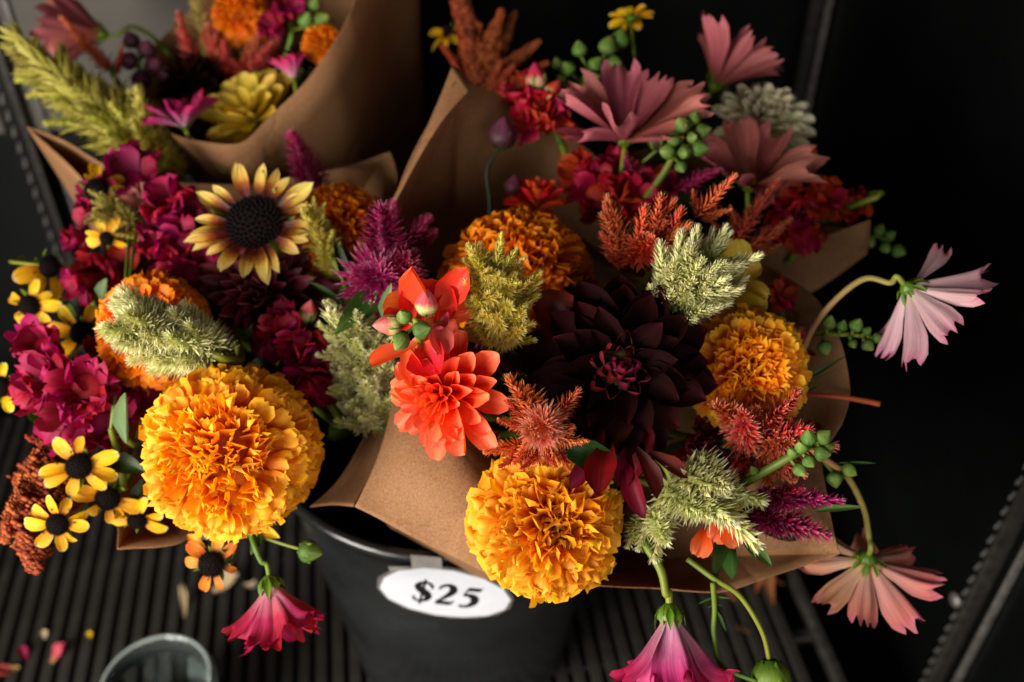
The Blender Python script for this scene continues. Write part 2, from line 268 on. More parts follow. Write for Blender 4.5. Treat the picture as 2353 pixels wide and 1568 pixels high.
# slatted shelf
shelf = thing('display_shelf', 'black slatted plastic cooler shelf carrying the flower buckets', 'shelf', ROOM)
pitch = 0.0146; s0 = -0.985; ns = int((-0.085 - s0) / pitch)
sm = mesh('slat', *boxv(0, 0, 0, 0.0102, 0.93, 0.010, 0.0015), SLAT, smooth=False)
for i in range(ns):
    child('slat', sm, shelf, Matrix.Translation((s0 + i * pitch + RND.uniform(-.0002, .0002), -0.02, -0.005)))
for y in (-0.28, -0.12, 0.062, 0.22, 0.40):
    vs, fs = boxv(0, 0, 0, 0.012, 0.91, 0.010, 0.002)
    child('crossbar', mesh('crossbar', vs, fs, SLAT, smooth=False), shelf, Matrix.Translation((s0 + 0.455, y, -0.0165)) @ Matrix.Rotation(math.pi / 2, 4, 'Z'))
vs, fs = boxv(0, 0, 0, 0.010, 0.94, 0.014, 0.002)
child('edge_bar', mesh('edge_bar', vs, fs, METD, smooth=False), shelf, Matrix.Translation((-0.079, -0.02, -0.006)))
# leg brackets carry the shelf
for x in (-0.9, -0.15):
    for y in (-0.4, 0.38):
        child('bracket', mesh('bracket', *boxv(x, y, -0.0875, 0.02, 0.02, 0.131), METD, smooth=False), shelf)
def standard(name, label, M, top, bottom, slots):
    t = thing(name, label, 'shelf standard', M, 'slotted standards on the cooler walls')
    h = top - bottom; zc = (top + bottom) / 2
    child('channel', mesh('channel', *boxv(-0.003, 0.008, zc, 0.006, 0.018, h), WALL, smooth=False), t)
    child('flange', mesh('flange', *boxv(-0.008, -0.004, zc, 0.012, 0.0055, h), METD, smooth=False), t)
    child('trim_edge', mesh('trim_edge', *boxv(-0.004, -0.0205, zc, 0.005, 0.0032, h), METL, smooth=False), t)
    sl = mesh('slot', *boxv(0, 0, 0, 0.0012, 0.0022, 0.0105, 0.0), METL, smooth=False)  # pale bars standing in for light caught on slot edges
    for k in range(slots):
        z = top - 0.02 - k * 0.0165
        if z < bottom + 0.01: break
        child('slot', sl, t, Matrix.Translation((-0.0066, 0.009, z)) @ Matrix.Rotation(0.22, 4, 'X'))
    return t
st = standard('shelf_standard', 'black slotted shelf standard on the side wall with a screw head', ROOM @ Matrix.Translation((0.01, 0.0, 0)), 0.62, -0.14, 60)
v_, f_, _ = lathe([(0.0001, 0.003), (0.004, 0.0025), (0.006, 0.001), (0.0065, 0)], 16)
child('screw', mesh('screw', v_, f_, METL), st, Matrix.Translation((-0.0065, 0.0155, 0.085)) @ Matrix.Rotation(-math.pi / 2, 4, 'Y'))
standard('shelf_standard', 'thin metal shelf standard in the back corner behind the white dahlia', ROOM @ Matrix.Translation((0.008, BACK - 0.012, 0)), 0.9, -0.14, 60)
standard('shelf_standard', 'slotted shelf standard beside the lit grey wall panel', ROOM @ Matrix.Translation((-0.751, BACK + 0.004, 0)) @ Matrix.Rotation(math.pi / 2, 4, 'Z'), 0.9, -0.14, 60)

# ------------------------------------------------------------------ buckets
def bucket(label, x, y, r, rb, h, group='black flower buckets on the shelf'):
    b = thing('flower_bucket', label, 'bucket', Matrix.Translation((x, y, 0)), group)
    pr = [(0.001, 0.004), (rb - 0.004, 0.004), (rb - 0.003, 0.008)]
    out = [(0.001, 0.0005), (rb, 0.0005), (rb + 0.002, 0.003)] + [(rb + 0.002 + (r - rb - 0.006) * t, 0.003 + (h - 0.012) * t) for t in [i / 14 for i in range(15)]]
    out += [(r + 0.002, h - 0.008), (r + 0.0045, h - 0.004), (r + 0.004, h), (r, h + 0.0015), (r - 0.003, h - 0.001), (r - 0.006, h - 0.010)]
    out += [(rb - 0.001 + (r - rb - 0.006) * t, 0.004 + (h - 0.016) * t) for t in [1 - i / 8 for i in range(9)]] + [(0.001, 0.004)]
    v, f, uv = lathe(out, 72); child('bucket_wall', mesh('bucket_wall', v, f, PLASTIC, uv), b); return b
BM = Vector((-0.045, 0.524, 0)); BL = Vector((-0.285, 0.69, 0)); BT = Vector((-0.125, 0.785, 0)); BR = Vector((0.125, 0.80, 0))
bucket('glossy black bucket with the price tag taped to its rim', BM.x, BM.y, 0.13, 0.092, 0.27)
bucket('black bucket under the bouquet with the bicolour sunflower', BL.x, BL.y, 0.088, 0.068, 0.24)
bucket('black bucket under the upper wrapped bouquet by the lit grey panel', BT.x, BT.y, 0.082, 0.066, 0.24)
bucket('black bucket behind the wrap, under the dusky pink cosmos bouquet', BR.x, BR.y, 0.088, 0.068, 0.24)
NECK = {'M': BM + Vector((0.0, 0.0, 0.255)), 'L': BL + Vector((0, 0, 0.235)), 'T': BT + Vector((0, 0, 0.235)), 'R': BR + Vector((0, 0, 0.235))}
BASE = {'M': BM, 'L': BL, 'T': BT, 'R': BR}

# ------------------------------------------------------------------ kraft wraps
def wrap(label, rim, bq, rneck, rows=16, closed=True, sub=7, drop=0.12, crin=0.0015, seed=0.0, bow=0.0):
    nk = NECK[bq] + Vector((0, 0, -drop))
    pts = [P(*r[:3]) for r in rim]; bws = [(r[3] if len(r) > 3 else 0.0) for r in rim]
    ring = []; rb_ = []
    n = len(pts)
    for i in range(n if closed else n - 1):
        p0 = pts[(i - 1) % n] if closed else pts[max(i - 1, 0)]; p1 = pts[i]; p2 = pts[(i + 1) % n]; p3 = pts[(i + 2) % n] if closed else pts[min(i + 2, n - 1)]
        for k in range(sub):
            t = k / sub; ten = 0.42
            m1 = (p2 - p0) * ten; m2 = (p3 - p1) * ten
            if (p2 - p1).length < 0.02: m1 = m2 = (p2 - p1)
            h = (2 * t**3 - 3 * t**2 + 1) * p1 + (t**3 - 2 * t**2 + t) * m1 + (-2 * t**3 + 3 * t**2) * p2 + (t**3 - t**2) * m2
            ring.append(h); rb_.append(bws[i] * (1 - t) + bws[(i + 1) % n] * t)
    if not closed: ring.append(pts[-1]); rb_.append(bws[-1])
    cen = sum(ring, Vector()) / len(ring); ax = (cen - nk).normalized()
    vs, fs, uv = [], [], []; m = len(ring)
    for j in range(rows + 1):
        t = j / rows
        for i, p in enumerate(ring):
            rad = p - nk; rad = rad - ax * rad.dot(ax); rad = rad.normalized() if rad.length > 1e-5 else Vector((1, 0, 0))
            q = nk + rad * rneck
            tt = t ** 1.0
            s = p.lerp(q, tt) - FWD * rb_[i] * math.sin(math.pi * min(1, t * 1.25) ** .8)
            w_ = math.sin(math.pi * min(1, t * 1.5)) if t < 0.66 else 0.3
            s = s + rad * (crin * 2.0 * w_ * noise.noise(Vector((i * 0.11 + seed, t * 2.5, seed))) + crin * 0.35 * noise.noise(s * 60))
            vs.append(s); uv.append((i / m, t))
    for j in range(rows):
        for i in range(m if closed else m - 1):
            a = j * m + i; b = j * m + (i + 1) % m
            fs.append((a, b, b + m, a + m))
    t = thing('kraft_wrap', label, 'paper wrap', Matrix.Translation(nk), 'brown kraft paper bouquet wraps')
    vs = [v - nk for v in vs]
    o = child('paper_sheet', mesh('paper_sheet', vs, fs, KRAFT, uv), t)
    sd = o.modifiers.new('thick', 'SOLIDIFY'); sd.thickness = 0.0005; sd.offset = 0
    return t, nk
def patch(t, nk, name, rows, nu=18, nv=10, crin=0.0008, seed=3.0):
    # rows: list of rows of (u,v,d); catmull in both directions
    g = [catmull([P(*p) for p in r], nu // (len(r) - 1)) for r in rows]
    cols = [catmull([g[j][i] for j in range(len(g))], nv) for i in range(len(g[0]))]
    m = len(cols[0]); vs = []; fs = []; uv = []
    for i, c in enumerate(cols):
        for j, p in enumerate(c):
            vs.append(p - nk + Vector((0, 0, 1)) * crin * noise.noise(p * 35 + Vector((seed, 0, 0)))); uv.append((i / len(cols), j / m))
    for i in range(len(cols) - 1):
        for j in range(m - 1): fs.append((i * m + j, (i + 1) * m + j, (i + 1) * m + j + 1, i * m + j + 1))
    o = child(name, mesh(name, vs, fs, KRAFT, uv), t); sd = o.modifiers.new('thick', 'SOLIDIFY'); sd.thickness = 0.0005; sd.offset = 0
    return o
wm, nkm = wrap('kraft paper wrap flaring round the dark dahlia bouquet', [
    (905, 470, .600), (960, 330, .605), (1045, 190, .612), (1062, 185, .618), (1160, 225, .655), (1280, 288, .700), (1420, 400, .70), (1600, 530, .66), (1760, 610, .62),
    (1870, 680, .585), (1930, 780, .565), (1953, 900, .555), (1935, 975, .545), (1890, 1040, .54), (1898, 1130, .535), (1925, 1262, .525), (1932, 1272, .525), (1850, 1300, .53),
    (1750, 1333, .535), (1650, 1361, .54), (1500, 1352, .545), (1250, 1342, .541), (1180, 1340, .538), (1090, 1295, .535), (850, 1172, .537), (832, 1160, .538), (880, 1050, .545), (908, 930, .553), (910, 830, .565), (898, 700, .58), (893, 580, .592)],
    'M', 0.035, seed=1.3)
patch(wm, nkm, 'front_fold', [[(815, 1165, .526), (868, 1050, .535), (900, 930, .545), (906, 830, .556)], [(960, 1238, .526), (975, 1110, .524), (975, 1000, .532), (960, 880, .548)], [(1090, 1304, .527), (1090, 1170, .522), (1060, 1040, .528), (1020, 920, .548)], [(1180, 1349, .530), (1200, 1220, .530), (1160, 1080, .540), (1090, 960, .560)]], nu=24, nv=8, crin=.0015)
patch(wm, nkm, 'outer_fold', [[(912, 850, .585), (908, 960, .572), (860, 1080, .560), (812, 1164, .532)], [(895, 870, .59), (868, 970, .58), (800, 1090, .575), (760, 1160, .555)], [(888, 880, .60), (850, 980, .595), (780, 1100, .59), (712, 1166, .575)]])
patch(wm, nkm, 'folded_edge', [[(1040, 150, .618), (1000, 250, .610), (950, 360, .606), (893, 480, .602)], [(1080, 206, .610), (1016, 278, .602), (958, 372, .600), (897, 486, .598)]], crin=0.0003)
patch(wm, nkm, 'folded_tip', [[(1040, 150, .619), (1066, 170, .628), (1096, 206, .640)], [(1050, 180, .618), (1066, 190, .62), (1086, 208, .63)]], nu=8, nv=4, crin=0.0002)
wl, nkl = wrap('kraft paper wrap round the sunflower and marigold bouquet', [
    (785, 386, .665), (893, 350, .66), (897, 352, .66), (912, 412, .65), (895, 520, .65), (870, 680, .66), (790, 800, .675), (690, 900, .67), (600, 1000, .65), (500, 1150, .61), (420, 1244, .578), (276, 1262, .57), (270, 1262, .57), (272, 1225, .575),
    (255, 1050, .60), (240, 880, .62), (245, 700, .64), (235, 560, .65), (195, 420, .665), (66, 296, .70), (62, 292, .70), (150, 325, .69), (255, 385, .675), (420, 420, .67), (600, 420, .67)], 'L', 0.03, seed=4.1)
wt, nkt = wrap('tall kraft paper wrap standing behind the sunflower', [
    (545, 331, .665), (620, 268, .665), (700, 190, .668), (760, 110, .672), (800, 40, .68), (825, -20, .69), (880, -120, .71), (950, -160, .74), (940, -190, .78), (800, -200, .79), (600, -120, .79), (460, 0, .78), (370, 90, .77), (330, 150, .75), (330, 240, .73), (400, 310, .69)], 'T', 0.055, seed=7.7, drop=0.20)
wr, nkr = wrap('kraft paper wrap round the dusky pink cosmos bouquet', [
    (1500, 640, .68), (1715, 584, .655), (1850, 556, .645), (1975, 520, .638), (1998, 505, .636), (2001, 510, .636), (1992, 575, .65), (1965, 560, .68), (1900, 480, .72), (1700, 350, .75), (1450, 350, .76), (1300, 450, .75), (1350, 580, .71)], 'R', 0.03, seed=9.2)
patch(wr, nkr, 'corner_fold', [[(1560, 630, .672), (1715, 585, .655), (1850, 557, .645), (1998, 506, .636)], [(1560, 680, .675), (1715, 640, .66), (1850, 618, .652), (1997, 545, .642)], [(1560, 780, .69), (1715, 745, .68), (1872, 668, .664), (1993, 584, .652)]])

# ------------------------------------------------------------------ petal meshes
def interp(tab, t):
    for i in range(len(tab) - 1):
        if t <= tab[i + 1][0]:
            a, b = tab[i], tab[i + 1]; f = (t - a[0]) / max(1e-9, b[0] - a[0]); f = f * f * (3 - 2 * f) * 0.5 + f * 0.5
            return a[1] + (b[1] - a[1]) * f
    return tab[-1][1]
SH_POINT = [(0, .25), (.25, .62), (.55, 1.0), (.8, .8), (.93, .42), (1, .04)]
SH_ROUND = [(0, .25), (.3, .65), (.65, 1.0), (.88, .86), (1, .45)]
SH_FAN = [(0, .12), (.35, .4), (.7, .8), (.9, 1.0), (1, .92)]
SH_COS = [(0, .22), (.25, .55), (.6, .98), (.85, 1.0), (1, .72)]
SH_RAY = [(0, .45), (.3, .85), (.6, 1.0), (.85, .8), (1, .25)]
SH_LEAF = [(0, .06), (.15, .55), (.4, 1.0), (.65, .8), (.85, .42), (1, .02)]
def petal(name, mat, W=0.4, shape=SH_POINT, cup=0.3, curl=0.3, ruf=0.0, rf=5.0, notch=0.0, nn=3, pleat=0.0, nu=6, nv=8, seed=0, sag=0.0, twist=0.0, tipcurl=0.0):
    """unit-length petal: base at origin, +y outwards, +z inner face"""
    r = random.Random(seed); ph = r.uniform(0, 6.28); ph2 = r.uniform(0, 6.28)
    vs, uv, fs = [], [], []
    y = z = 0.0; ang = 0.0; path = []
    for j in range(nv + 1):
        path.append((y, z, ang)); t = j / nv
        ang = curl * t + tipcurl * max(0, t - 0.6) * 2.5 + sag * math.sin(t * 3.1)
        y += math.cos(ang) / nv; z += math.sin(ang) / nv
    for j in range(nv + 1):
        t = j / nv; w_ = W * interp(shape, t) * 0.5; py, pz, pa = path[j]
        for i in range(nu + 1):
            s = i / nu * 2 - 1
            h = cup * w_ * (s * s) * 1.6 + pleat * w_ * math.cos(s * math.pi * 2.5) * math.sin(min(1, t * 1.3) * math.pi * 0.5)
            h += ruf * (t ** 1.6) * math.sin(rf * s + ph) + ruf * 0.6 * (t ** 2.5) * math.sin(rf * 2.1 * s + ph2)
            k = 0.0
            if t > 0.6:
                e = (t - 0.6) / 0.4
                k = -notch * e * e * (0.5 - 0.5 * math.cos((s + 1) * math.pi * nn)) - (notch * 0.35 * e * abs(s) if notch else 0) + ruf * 0.5 * e * math.sin(rf * 1.7 * s + ph2)
            x = s * w_ * (1 - 0.12 * cup * abs(s)); yy = py + math.cos(pa) * k - math.sin(pa) * h; zz = pz + math.sin(pa) * k + math.cos(pa) * h
            if twist:
                q = twist * t; x, zz = x * math.cos(q) - (zz - pz) * math.sin(q), pz + x * math.sin(q) + (zz - pz) * math.cos(q)
            vs.append((x, yy, zz)); uv.append((i / nu, t))
    for j in range(nv):
        for i in range(nu):
            a = j * (nu + 1) + i; fs.append((a, a + 1, a + nu + 2, a + nu + 1))
    return mesh(name, vs, fs, mat, uv)
PC = {}
def pset(key, n, fn):
    if key not in PC: PC[key] = [fn(i) for i in range(n)]
    return PC[key]
def orient(phi, th, base, s, roll=0.0, sx=1.0):
    d = Vector((math.sin(th) * math.cos(phi), math.sin(th) * math.sin(phi), math.cos(th)))
    z = Vector((-math.cos(th) * math.cos(phi), -math.cos(th) * math.sin(phi), math.sin(th)))
    x = d.cross(z)
    if roll:
        q = Quaternion(d, roll); x = q @ x; z = q @ z
    return basis(x * sx, d, z, base, s)
GA = math.radians(137.508)
def stem_to(root, M, bq, start_local=Vector((0, 0, -0.004)), r=0.0016, mat=None, leaves=5, lead=0.035, leafmat=None, name='stem', leafs=0.046):
    Mi = M.inverted(); p = M @ start_local; n = (M.to_3x3() @ Vector((0, 0, 1))).normalized(); nk = NECK[bq] + Vector((RND.uniform(-.02, .02), RND.uniform(-.02, .02), RND.uniform(-.01, .01)))
    fl = BASE[bq] + Vector((RND.uniform(-.03, .03), RND.uniform(-.03, .03), 0.006))
    mid = p - n * lead; m2 = (mid * 0.5 + nk * 0.5) + Vector((0, 0.01, 0))
    pts = catmull([p, mid, m2, nk, fl], 6)
    v, f, uv = tube([Mi @ q for q in pts], r, r * 1.2, 6); child(name, mesh(name, v, f, mat or STEM, uv), root)
    lv = pset('leaf_' + (leafmat or LEAFD).name, 4, lambda i: petal('leaf', leafmat or LEAFD, W=0.34, shape=SH_LEAF, cup=0.35, curl=-0.5 - 0.2 * i, nu=4, nv=7, seed=i, ruf=0.02))
    for k in range(leaves):
        a = pts[RND.randrange(4, 12)]; dr = (Vector((RND.uniform(-1, 1), RND.uniform(-1, 1), RND.uniform(-.2, .5))) + FWD * 0.55).normalized()
        x = dr.orthogonal().normalized(); z = x.cross(dr)
        if z.z < 0: x, z = -x, -z
        child('leaf', RND.choice(lv), root, Mi @ basis(x, dr, z, a, leafs * RND.uniform(0.7, 1.2)))
def core(root, r, h, z, mat, name='core', bump=0.0):
    vs, fs, uv = lathe([(0.00001, z + h)] + [(r * math.sin(a), z + h * math.cos(a)) for a in [i * math.pi / 16 for i in range(1, 9)]] + [(r * .5, z - h * .5), (0.0001, z - h * .7)], 20)
    if bump: vs = [tuple(Vector(v) * (1 + bump * noise.noise(Vector(v) * (9 / r)))) for v in vs]
    return child(name, mesh(name, vs, fs, mat, uv), root)
def calyx_cup(root, r, z, h, n=8, mat=None, bracts=True, blen=None, flare=0.9):
    mat = mat or CALYX
    v, f, uv = lathe([(r * .22, z - h), (r * .42, z - h * .88), (r * .74, z - h * .5), (r * .88, z - h * .1), (r * .8, z + h * .15)], 24)
    v = [(x * (1 + .1 * math.cos(8 * math.atan2(y, x))), y * (1 + .1 * math.cos(8 * math.atan2(y, x))), zz) for x, y, zz in v]
    o = child('calyx', mesh('calyx', v, f, mat, uv), root)
    if bracts:
        bm = pset('bract' + mat.name, 2, lambda i: petal('bract', mat, W=0.34, shape=SH_LEAF, cup=0.3, curl=-0.5 - i * .4, nu=3, nv=5, seed=i))
        for k in range(n):
            ph = 2 * math.pi * k / n + 0.2
            lowb = .85 if flare < .7 else .4; rb2 = .55 if flare < .7 else .7
            child('bract', bm[k % 2], root, orient(ph, flare + RND.uniform(-.15, .15), Vector((math.cos(ph) * r * rb2, math.sin(ph) * r * rb2, z - h * lowb)), (blen or r * 1.5) * RND.uniform(.8, 1.15), math.pi))
    return o

SH_MG = [(0, .25), (.3, .62), (.6, .95), (.82, 1.0), (.94, .86), (1, .5)]
def marigold(label, u, v, d, rpx, facing, mat, bq, n=270, flat=0.8, roll=0.0, whorl=0.22, ps=1.0, pit=0.0):
    M = frame(P(u, v, d), D3(facing), roll); R = px(rpx, d)
    t = thing('marigold', label, 'marigold', M, 'orange and gold marigolds')
    big = pset('mg_big' + mat.name, 8, lambda i: petal('petal', mat, W=0.86 + .06 * (i % 3), shape=SH_MG, cup=0.25 - .2 * (i % 3), curl=0.15 - 0.3 * (i % 3), ruf=0.06 + 0.025 * (i % 3), rf=4.2 + i * .45, notch=0.05, nn=2 + i % 2, nu=11, nv=7, seed=10 + i, tipcurl=-1.0 + 0.8 * (i % 3)))
    sml = pset('mg_small' + mat.name, 6, lambda i: petal('petal', mat, W=0.8, shape=SH_MG, cup=0.7, curl=0.7 - 0.25 * (i % 3), ruf=0.14 + 0.03 * (i % 2), rf=3.5 + i * .5, notch=0.14, nn=2, nu=9, nv=6, seed=30 + i, twist=0.3 * (i % 3 - 1)))
    core(t, R * 0.66, R * 0.66 * flat * (1 - pit * .9), -R * 0.18, mat)
    def spot(f, ph, deep):
        th = 0.08 + 1.95 * f ** 0.66 + RND.uniform(-.08, .08)
        dirv = Vector((math.sin(th) * math.cos(ph), math.sin(th) * math.sin(ph), math.cos(th) * flat))
        lump = 1 + 0.11 * noise.noise(dirv * 2.0 + Vector((u * .01, v * .01, 0)))
        rr = R * (0.88 + 0.12 * f) * lump * (1 - deep) * (1 - pit * max(0, 1 - f / .12))
        g = min(1, f * 1.8); ln = R * (0.26 + 0.15 * g) * ps * RND.uniform(0.8, 1.2)
        base = dirv * (rr - ln * (0.86 - 0.22 * g)) + Vector((0, 0, -R * 0.12))
        return orient(ph, th + 0.12 + 0.74 * g + RND.uniform(-.14, .14), base, ln, RND.uniform(-.5, .5) * (1.2 - .85 * g), 0.9 + 0.4 * g)
    for i in range(n):
        f = (i + 0.5) / n; ph = i * GA + RND.uniform(-.12, .12)
        child('petal', RND.choice(sml if f < whorl else big), t, spot(f, ph, 0))
    vs, fs, uv = [], [], []
    for i in range(int(n * .7)):   # the deeper layer of petals, too many to pick apart
        f = RND.random(); m = spot(f, RND.uniform(0, 6.283), .10); src = RND.choice(big); k = len(vs)
        vs += [m @ q.co for q in src.vertices]; fs += [tuple(a + k for a in p.vertices) for p in src.polygons]
        uv += [(a % 12 / 11, min(.8, (a // 12) / 7)) for a in range(len(src.vertices))]
    o = child('inner_petals', mesh('inner_petals', vs, fs, mat, uv), t); o['kind'] = 'stuff'
    v_, f_, uv = lathe([(R * .06, -R * 1.1), (R * .16, -R * .95), (R * .26, -R * .5), (R * .3, -R * .3)], 14); child('calyx', mesh('calyx', v_, f_, CALYX, uv), t)
    stem_to(t, M, bq, Vector((0, 0, -R * 1.0)), 0.0026)
    return t
def dahlia(label, u, v, d, rpx, facing, mat, bq, n=60, W=0.42, th=(0.15, 1.5), l0=0.35, cup=0.45, curl=-0.2, roll=0.0, heart=None, nheart=0, depth=0.35, group='dahlias in the bouquets', alt=None, altfn=None, pw=0.75, name='dahlia', jit=0.10, shape=SH_POINT, tipc=0.0, qw=0.9):
    M = frame(P(u, v, d), D3(facing), roll); R = px(rpx, d)
    t = thing(name, label, 'dahlia', M, group)
    key = '%s_%s_%.2f_%.2f_%.2f' % (name, mat.name, W, cup, curl)
    mk = lambda m: (lambda i: petal('petal', m, W=W * (0.9 + .08 * (i % 3)), shape=shape, cup=cup * (0.75 + .22 * (i % 4)), curl=curl + 0.18 * (i % 3 - 1), nu=6, nv=9, seed=50 + i, ruf=0.012, rf=5, sag=0.05 * (i % 2), tipcurl=tipc))
    ps = pset(key, 6, mk(mat)); pa = pset(key + 'alt' + (alt.name if alt else ''), 4, mk(alt)) if alt else None
    for i in range(n):
        f = (i + 0.5) / n; ph = i * GA + RND.uniform(-jit, jit)
        a = th[0] + (th[1] - th[0]) * f ** pw + RND.uniform(-jit, jit)
        ln = R * (l0 + (1 - l0) * f ** qw) * RND.uniform(0.92, 1.06)
        base = Vector((math.cos(ph), math.sin(ph), 0)) * R * 0.10 * f ** .5 + Vector((0, 0, R * depth * ((1 - f) - 0.6)))
        use = pa if (alt and altfn(ph, f)) else ps
        child('petal', RND.choice(use), t, orient(ph, a, base, ln, RND.uniform(-.15, .15)))
    if nheart:
        hp = pset('heart' + heart.name, 4, lambda i: petal('inner_petal', heart, W=0.5, cup=0.8, curl=0.9 + .2 * i, nu=4, nv=6, seed=70 + i))
        for i in range(nheart):
            f = (i + .5) / nheart; ph = i * GA
            child('inner_petal', RND.choice(hp), t, orient(ph, 0.15 + 0.75 * f, Vector((math.cos(ph), math.sin(ph), 0)) * R * (0.02 + 0.20 * f) + Vector((0, 0, R * (.22 - .16 * f))), R * (0.20 + .22 * f) * RND.uniform(.85, 1.2)))
        core(t, R * .24, R * .3, R * .04, heart, 'bud_heart')
    calyx_cup(t, R * .18, -R * depth * .7, R * .14, 6)
    stem_to(t, M, bq, Vector((0, 0, -R * depth * .7 - R * .12)), 0.002)
    return t
def daisy(name, label, cat, u, v, d, discpx, lenpx, facing, mat, bq, n=9, W=0.36, th=1.45, roll=0.0, group=None, thj=0.25, disc_h=0.8, skip=(), shape=SH_RAY, curl=-0.4, leaves=1, stem=True, notch=0.05):
    M = frame(P(u, v, d), D3(facing), roll); r = px(discpx, d); ln = px(lenpx, d)
    t = thing(name, label, cat, M, group)
    ps = pset(name + mat.name + '%.2f' % W, 5, lambda i: petal('ray_petal', mat, W=W * (0.88 + .06 * i), shape=shape, cup=0.12 + .1 * (i % 2), curl=curl + 0.3 * (i % 3 - 1), pleat=0.12, twist=.3 * (i % 3 - 1), nu=6, nv=8, seed=90 + i, notch=notch, nn=2, ruf=0.012))
    for i in range(n):
        if i in skip: continue
        ph = 2 * math.pi * i / n + RND.uniform(-.14, .14) * (2.0 if name == 'coneflower' else 1)
        child('ray_petal', RND.choice(ps), t, orient(ph, th + RND.uniform(-thj, thj), Vector((math.cos(ph) * r * .85, math.sin(ph) * r * .85, -r * .1)), ln * RND.uniform(.72, 1.12), RND.uniform(-.4, .4)))
    c = core(t, r, r * disc_h, 0, DISC, 'disc', 0.05)
    # disc florets: little bumps joined with the disc centre
    vs, fs = [], []
    nb = 150
    for i in range(nb):
        f = (i + .5) / nb; ph = i * GA; a = f ** .5 * 1.5
        o = Vector((math.sin(a) * math.cos(ph) * r, math.sin(a) * math.sin(ph) * r, math.cos(a) * r * disc_h)); nn = Vector((o.x, o.y, o.z / disc_h ** 2)).normalized()
        x = nn.orthogonal().normalized(); y = nn.cross(x); k = len(vs); s = r * .075
        vs += [o + x * s, o + y * s, o - x * s, o - y * s, o + nn * s * 2.4]; fs += [(k, k + 1, k + 4), (k + 1, k + 2, k + 4), (k + 2, k + 3, k + 4), (k + 3, k, k + 4)]
    fl = child('disc_florets', mesh('disc_florets', vs, fs, DISC, smooth=False), t); fl['kind'] = 'stuff'
    calyx_cup(t, r * .8, -r * .25, r * .4, 7, blen=r * 1.3, flare=1.3)
    if stem: stem_to(t, M, bq, Vector((0, 0, -r * .6)), 0.0011, leaves=leaves, leafmat=LEAF, leafs=0.022)
    return t
def cosmos(label, u, v, d, lenpx, facing, mat, bq=None, n=8, th=0.9, thj=0.12, W=0.55, roll=0.0, curl=-0.15, tipcurl=0.0, path=None, smat=None, group='cosmos flowers', calyx=1.0, ths=None, lens=None, bl=1.3, sr=0.0015, disc=True, ruf=0.03, flare=1.0):
    """u,v = calyx position (base of the petals)"""
    M = frame(P(u, v, d), D3(facing), roll); ln = px(lenpx, d); r = ln * 0.10
    t = thing('cosmos', label, 'cosmos', M, group)
    ps = pset('cos%s%.2f%.2f%.2f' % (mat.name, W, curl, tipcurl), 6, lambda i: petal('petal', mat, W=W * (0.86 + .07 * (i % 4)), shape=SH_COS, cup=0.28 + .1 * (i % 3), curl=curl + .18 * (i % 3 - 1), pleat=0.085, notch=0.13 + .03 * (i % 2), nn=3, nu=14, nv=12, seed=120 + i, ruf=ruf * (1 + .5 * (i % 3)), rf=3.2, sag=0.1 * (i % 2), twist=.25 * (i % 3 - 1), tipcurl=tipcurl * (0.5 + .4 * (i % 3))))
    for i in range(n):
        ph = 2 * math.pi * i / n + RND.uniform(-.1, .1)
        a = (ths[i] if ths else th) + RND.uniform(-thj, thj); k = lens[i] if lens else RND.uniform(.9, 1.08)
        child('petal', ps[(i * 5 + int(u)) % 6], t, orient(ph, a, Vector((math.cos(ph) * r * .75, math.sin(ph) * r * .75, (i % 2) * -.0006)), ln * k, RND.uniform(-.25, .25)))
    if disc:
        core(t, r * .95, r * .8, r * .5, DISCY, 'disc', .1)
        vs, fs = [], []
        for i in range(40):
            f = (i + .5) / 40; ph = i * GA; q = r * .9 * f ** .5; o = Vector((q * math.cos(ph), q * math.sin(ph), r * .9)); k = len(vs); s = r * .06; h = r * RND.uniform(.5, 1.0)
            vs += [o + Vector((s, 0, 0)), o + Vector((-s, s, 0)), o + Vector((-s, -s, 0)), o + Vector((math.cos(ph) * f * r * .3, math.sin(ph) * f * r * .3, h))]; fs += [(k, k + 1, k + 3), (k + 1, k + 2, k + 3), (k + 2, k, k + 3)]
        fl = child('stamens', mesh('stamens', vs, fs, DISCY, smooth=False), t); fl['kind'] = 'stuff'
    calyx_cup(t, r * 1.15 * calyx, 0.0, r * 1.1 * calyx, 8, blen=r * bl * calyx * 1.4, flare=flare)
    if path:
        Mi = M.inverted(); pts = [M @ Vector((0, 0, -r * calyx)), M @ Vector((0, 0, -r * calyx - .006))] + [P(*q) for q in path]
        v_, f_, uv = tube([Mi @ q for q in catmull(pts, 7)], sr, sr * 1.25, 8, 0.08); child('stem', mesh('stem', v_, f_, smat or STEM, uv), t)
    else: stem_to(t, M, bq, Vector((0, 0, -r)), 0.0014, leaves=1, leafmat=LEAF)
    return t

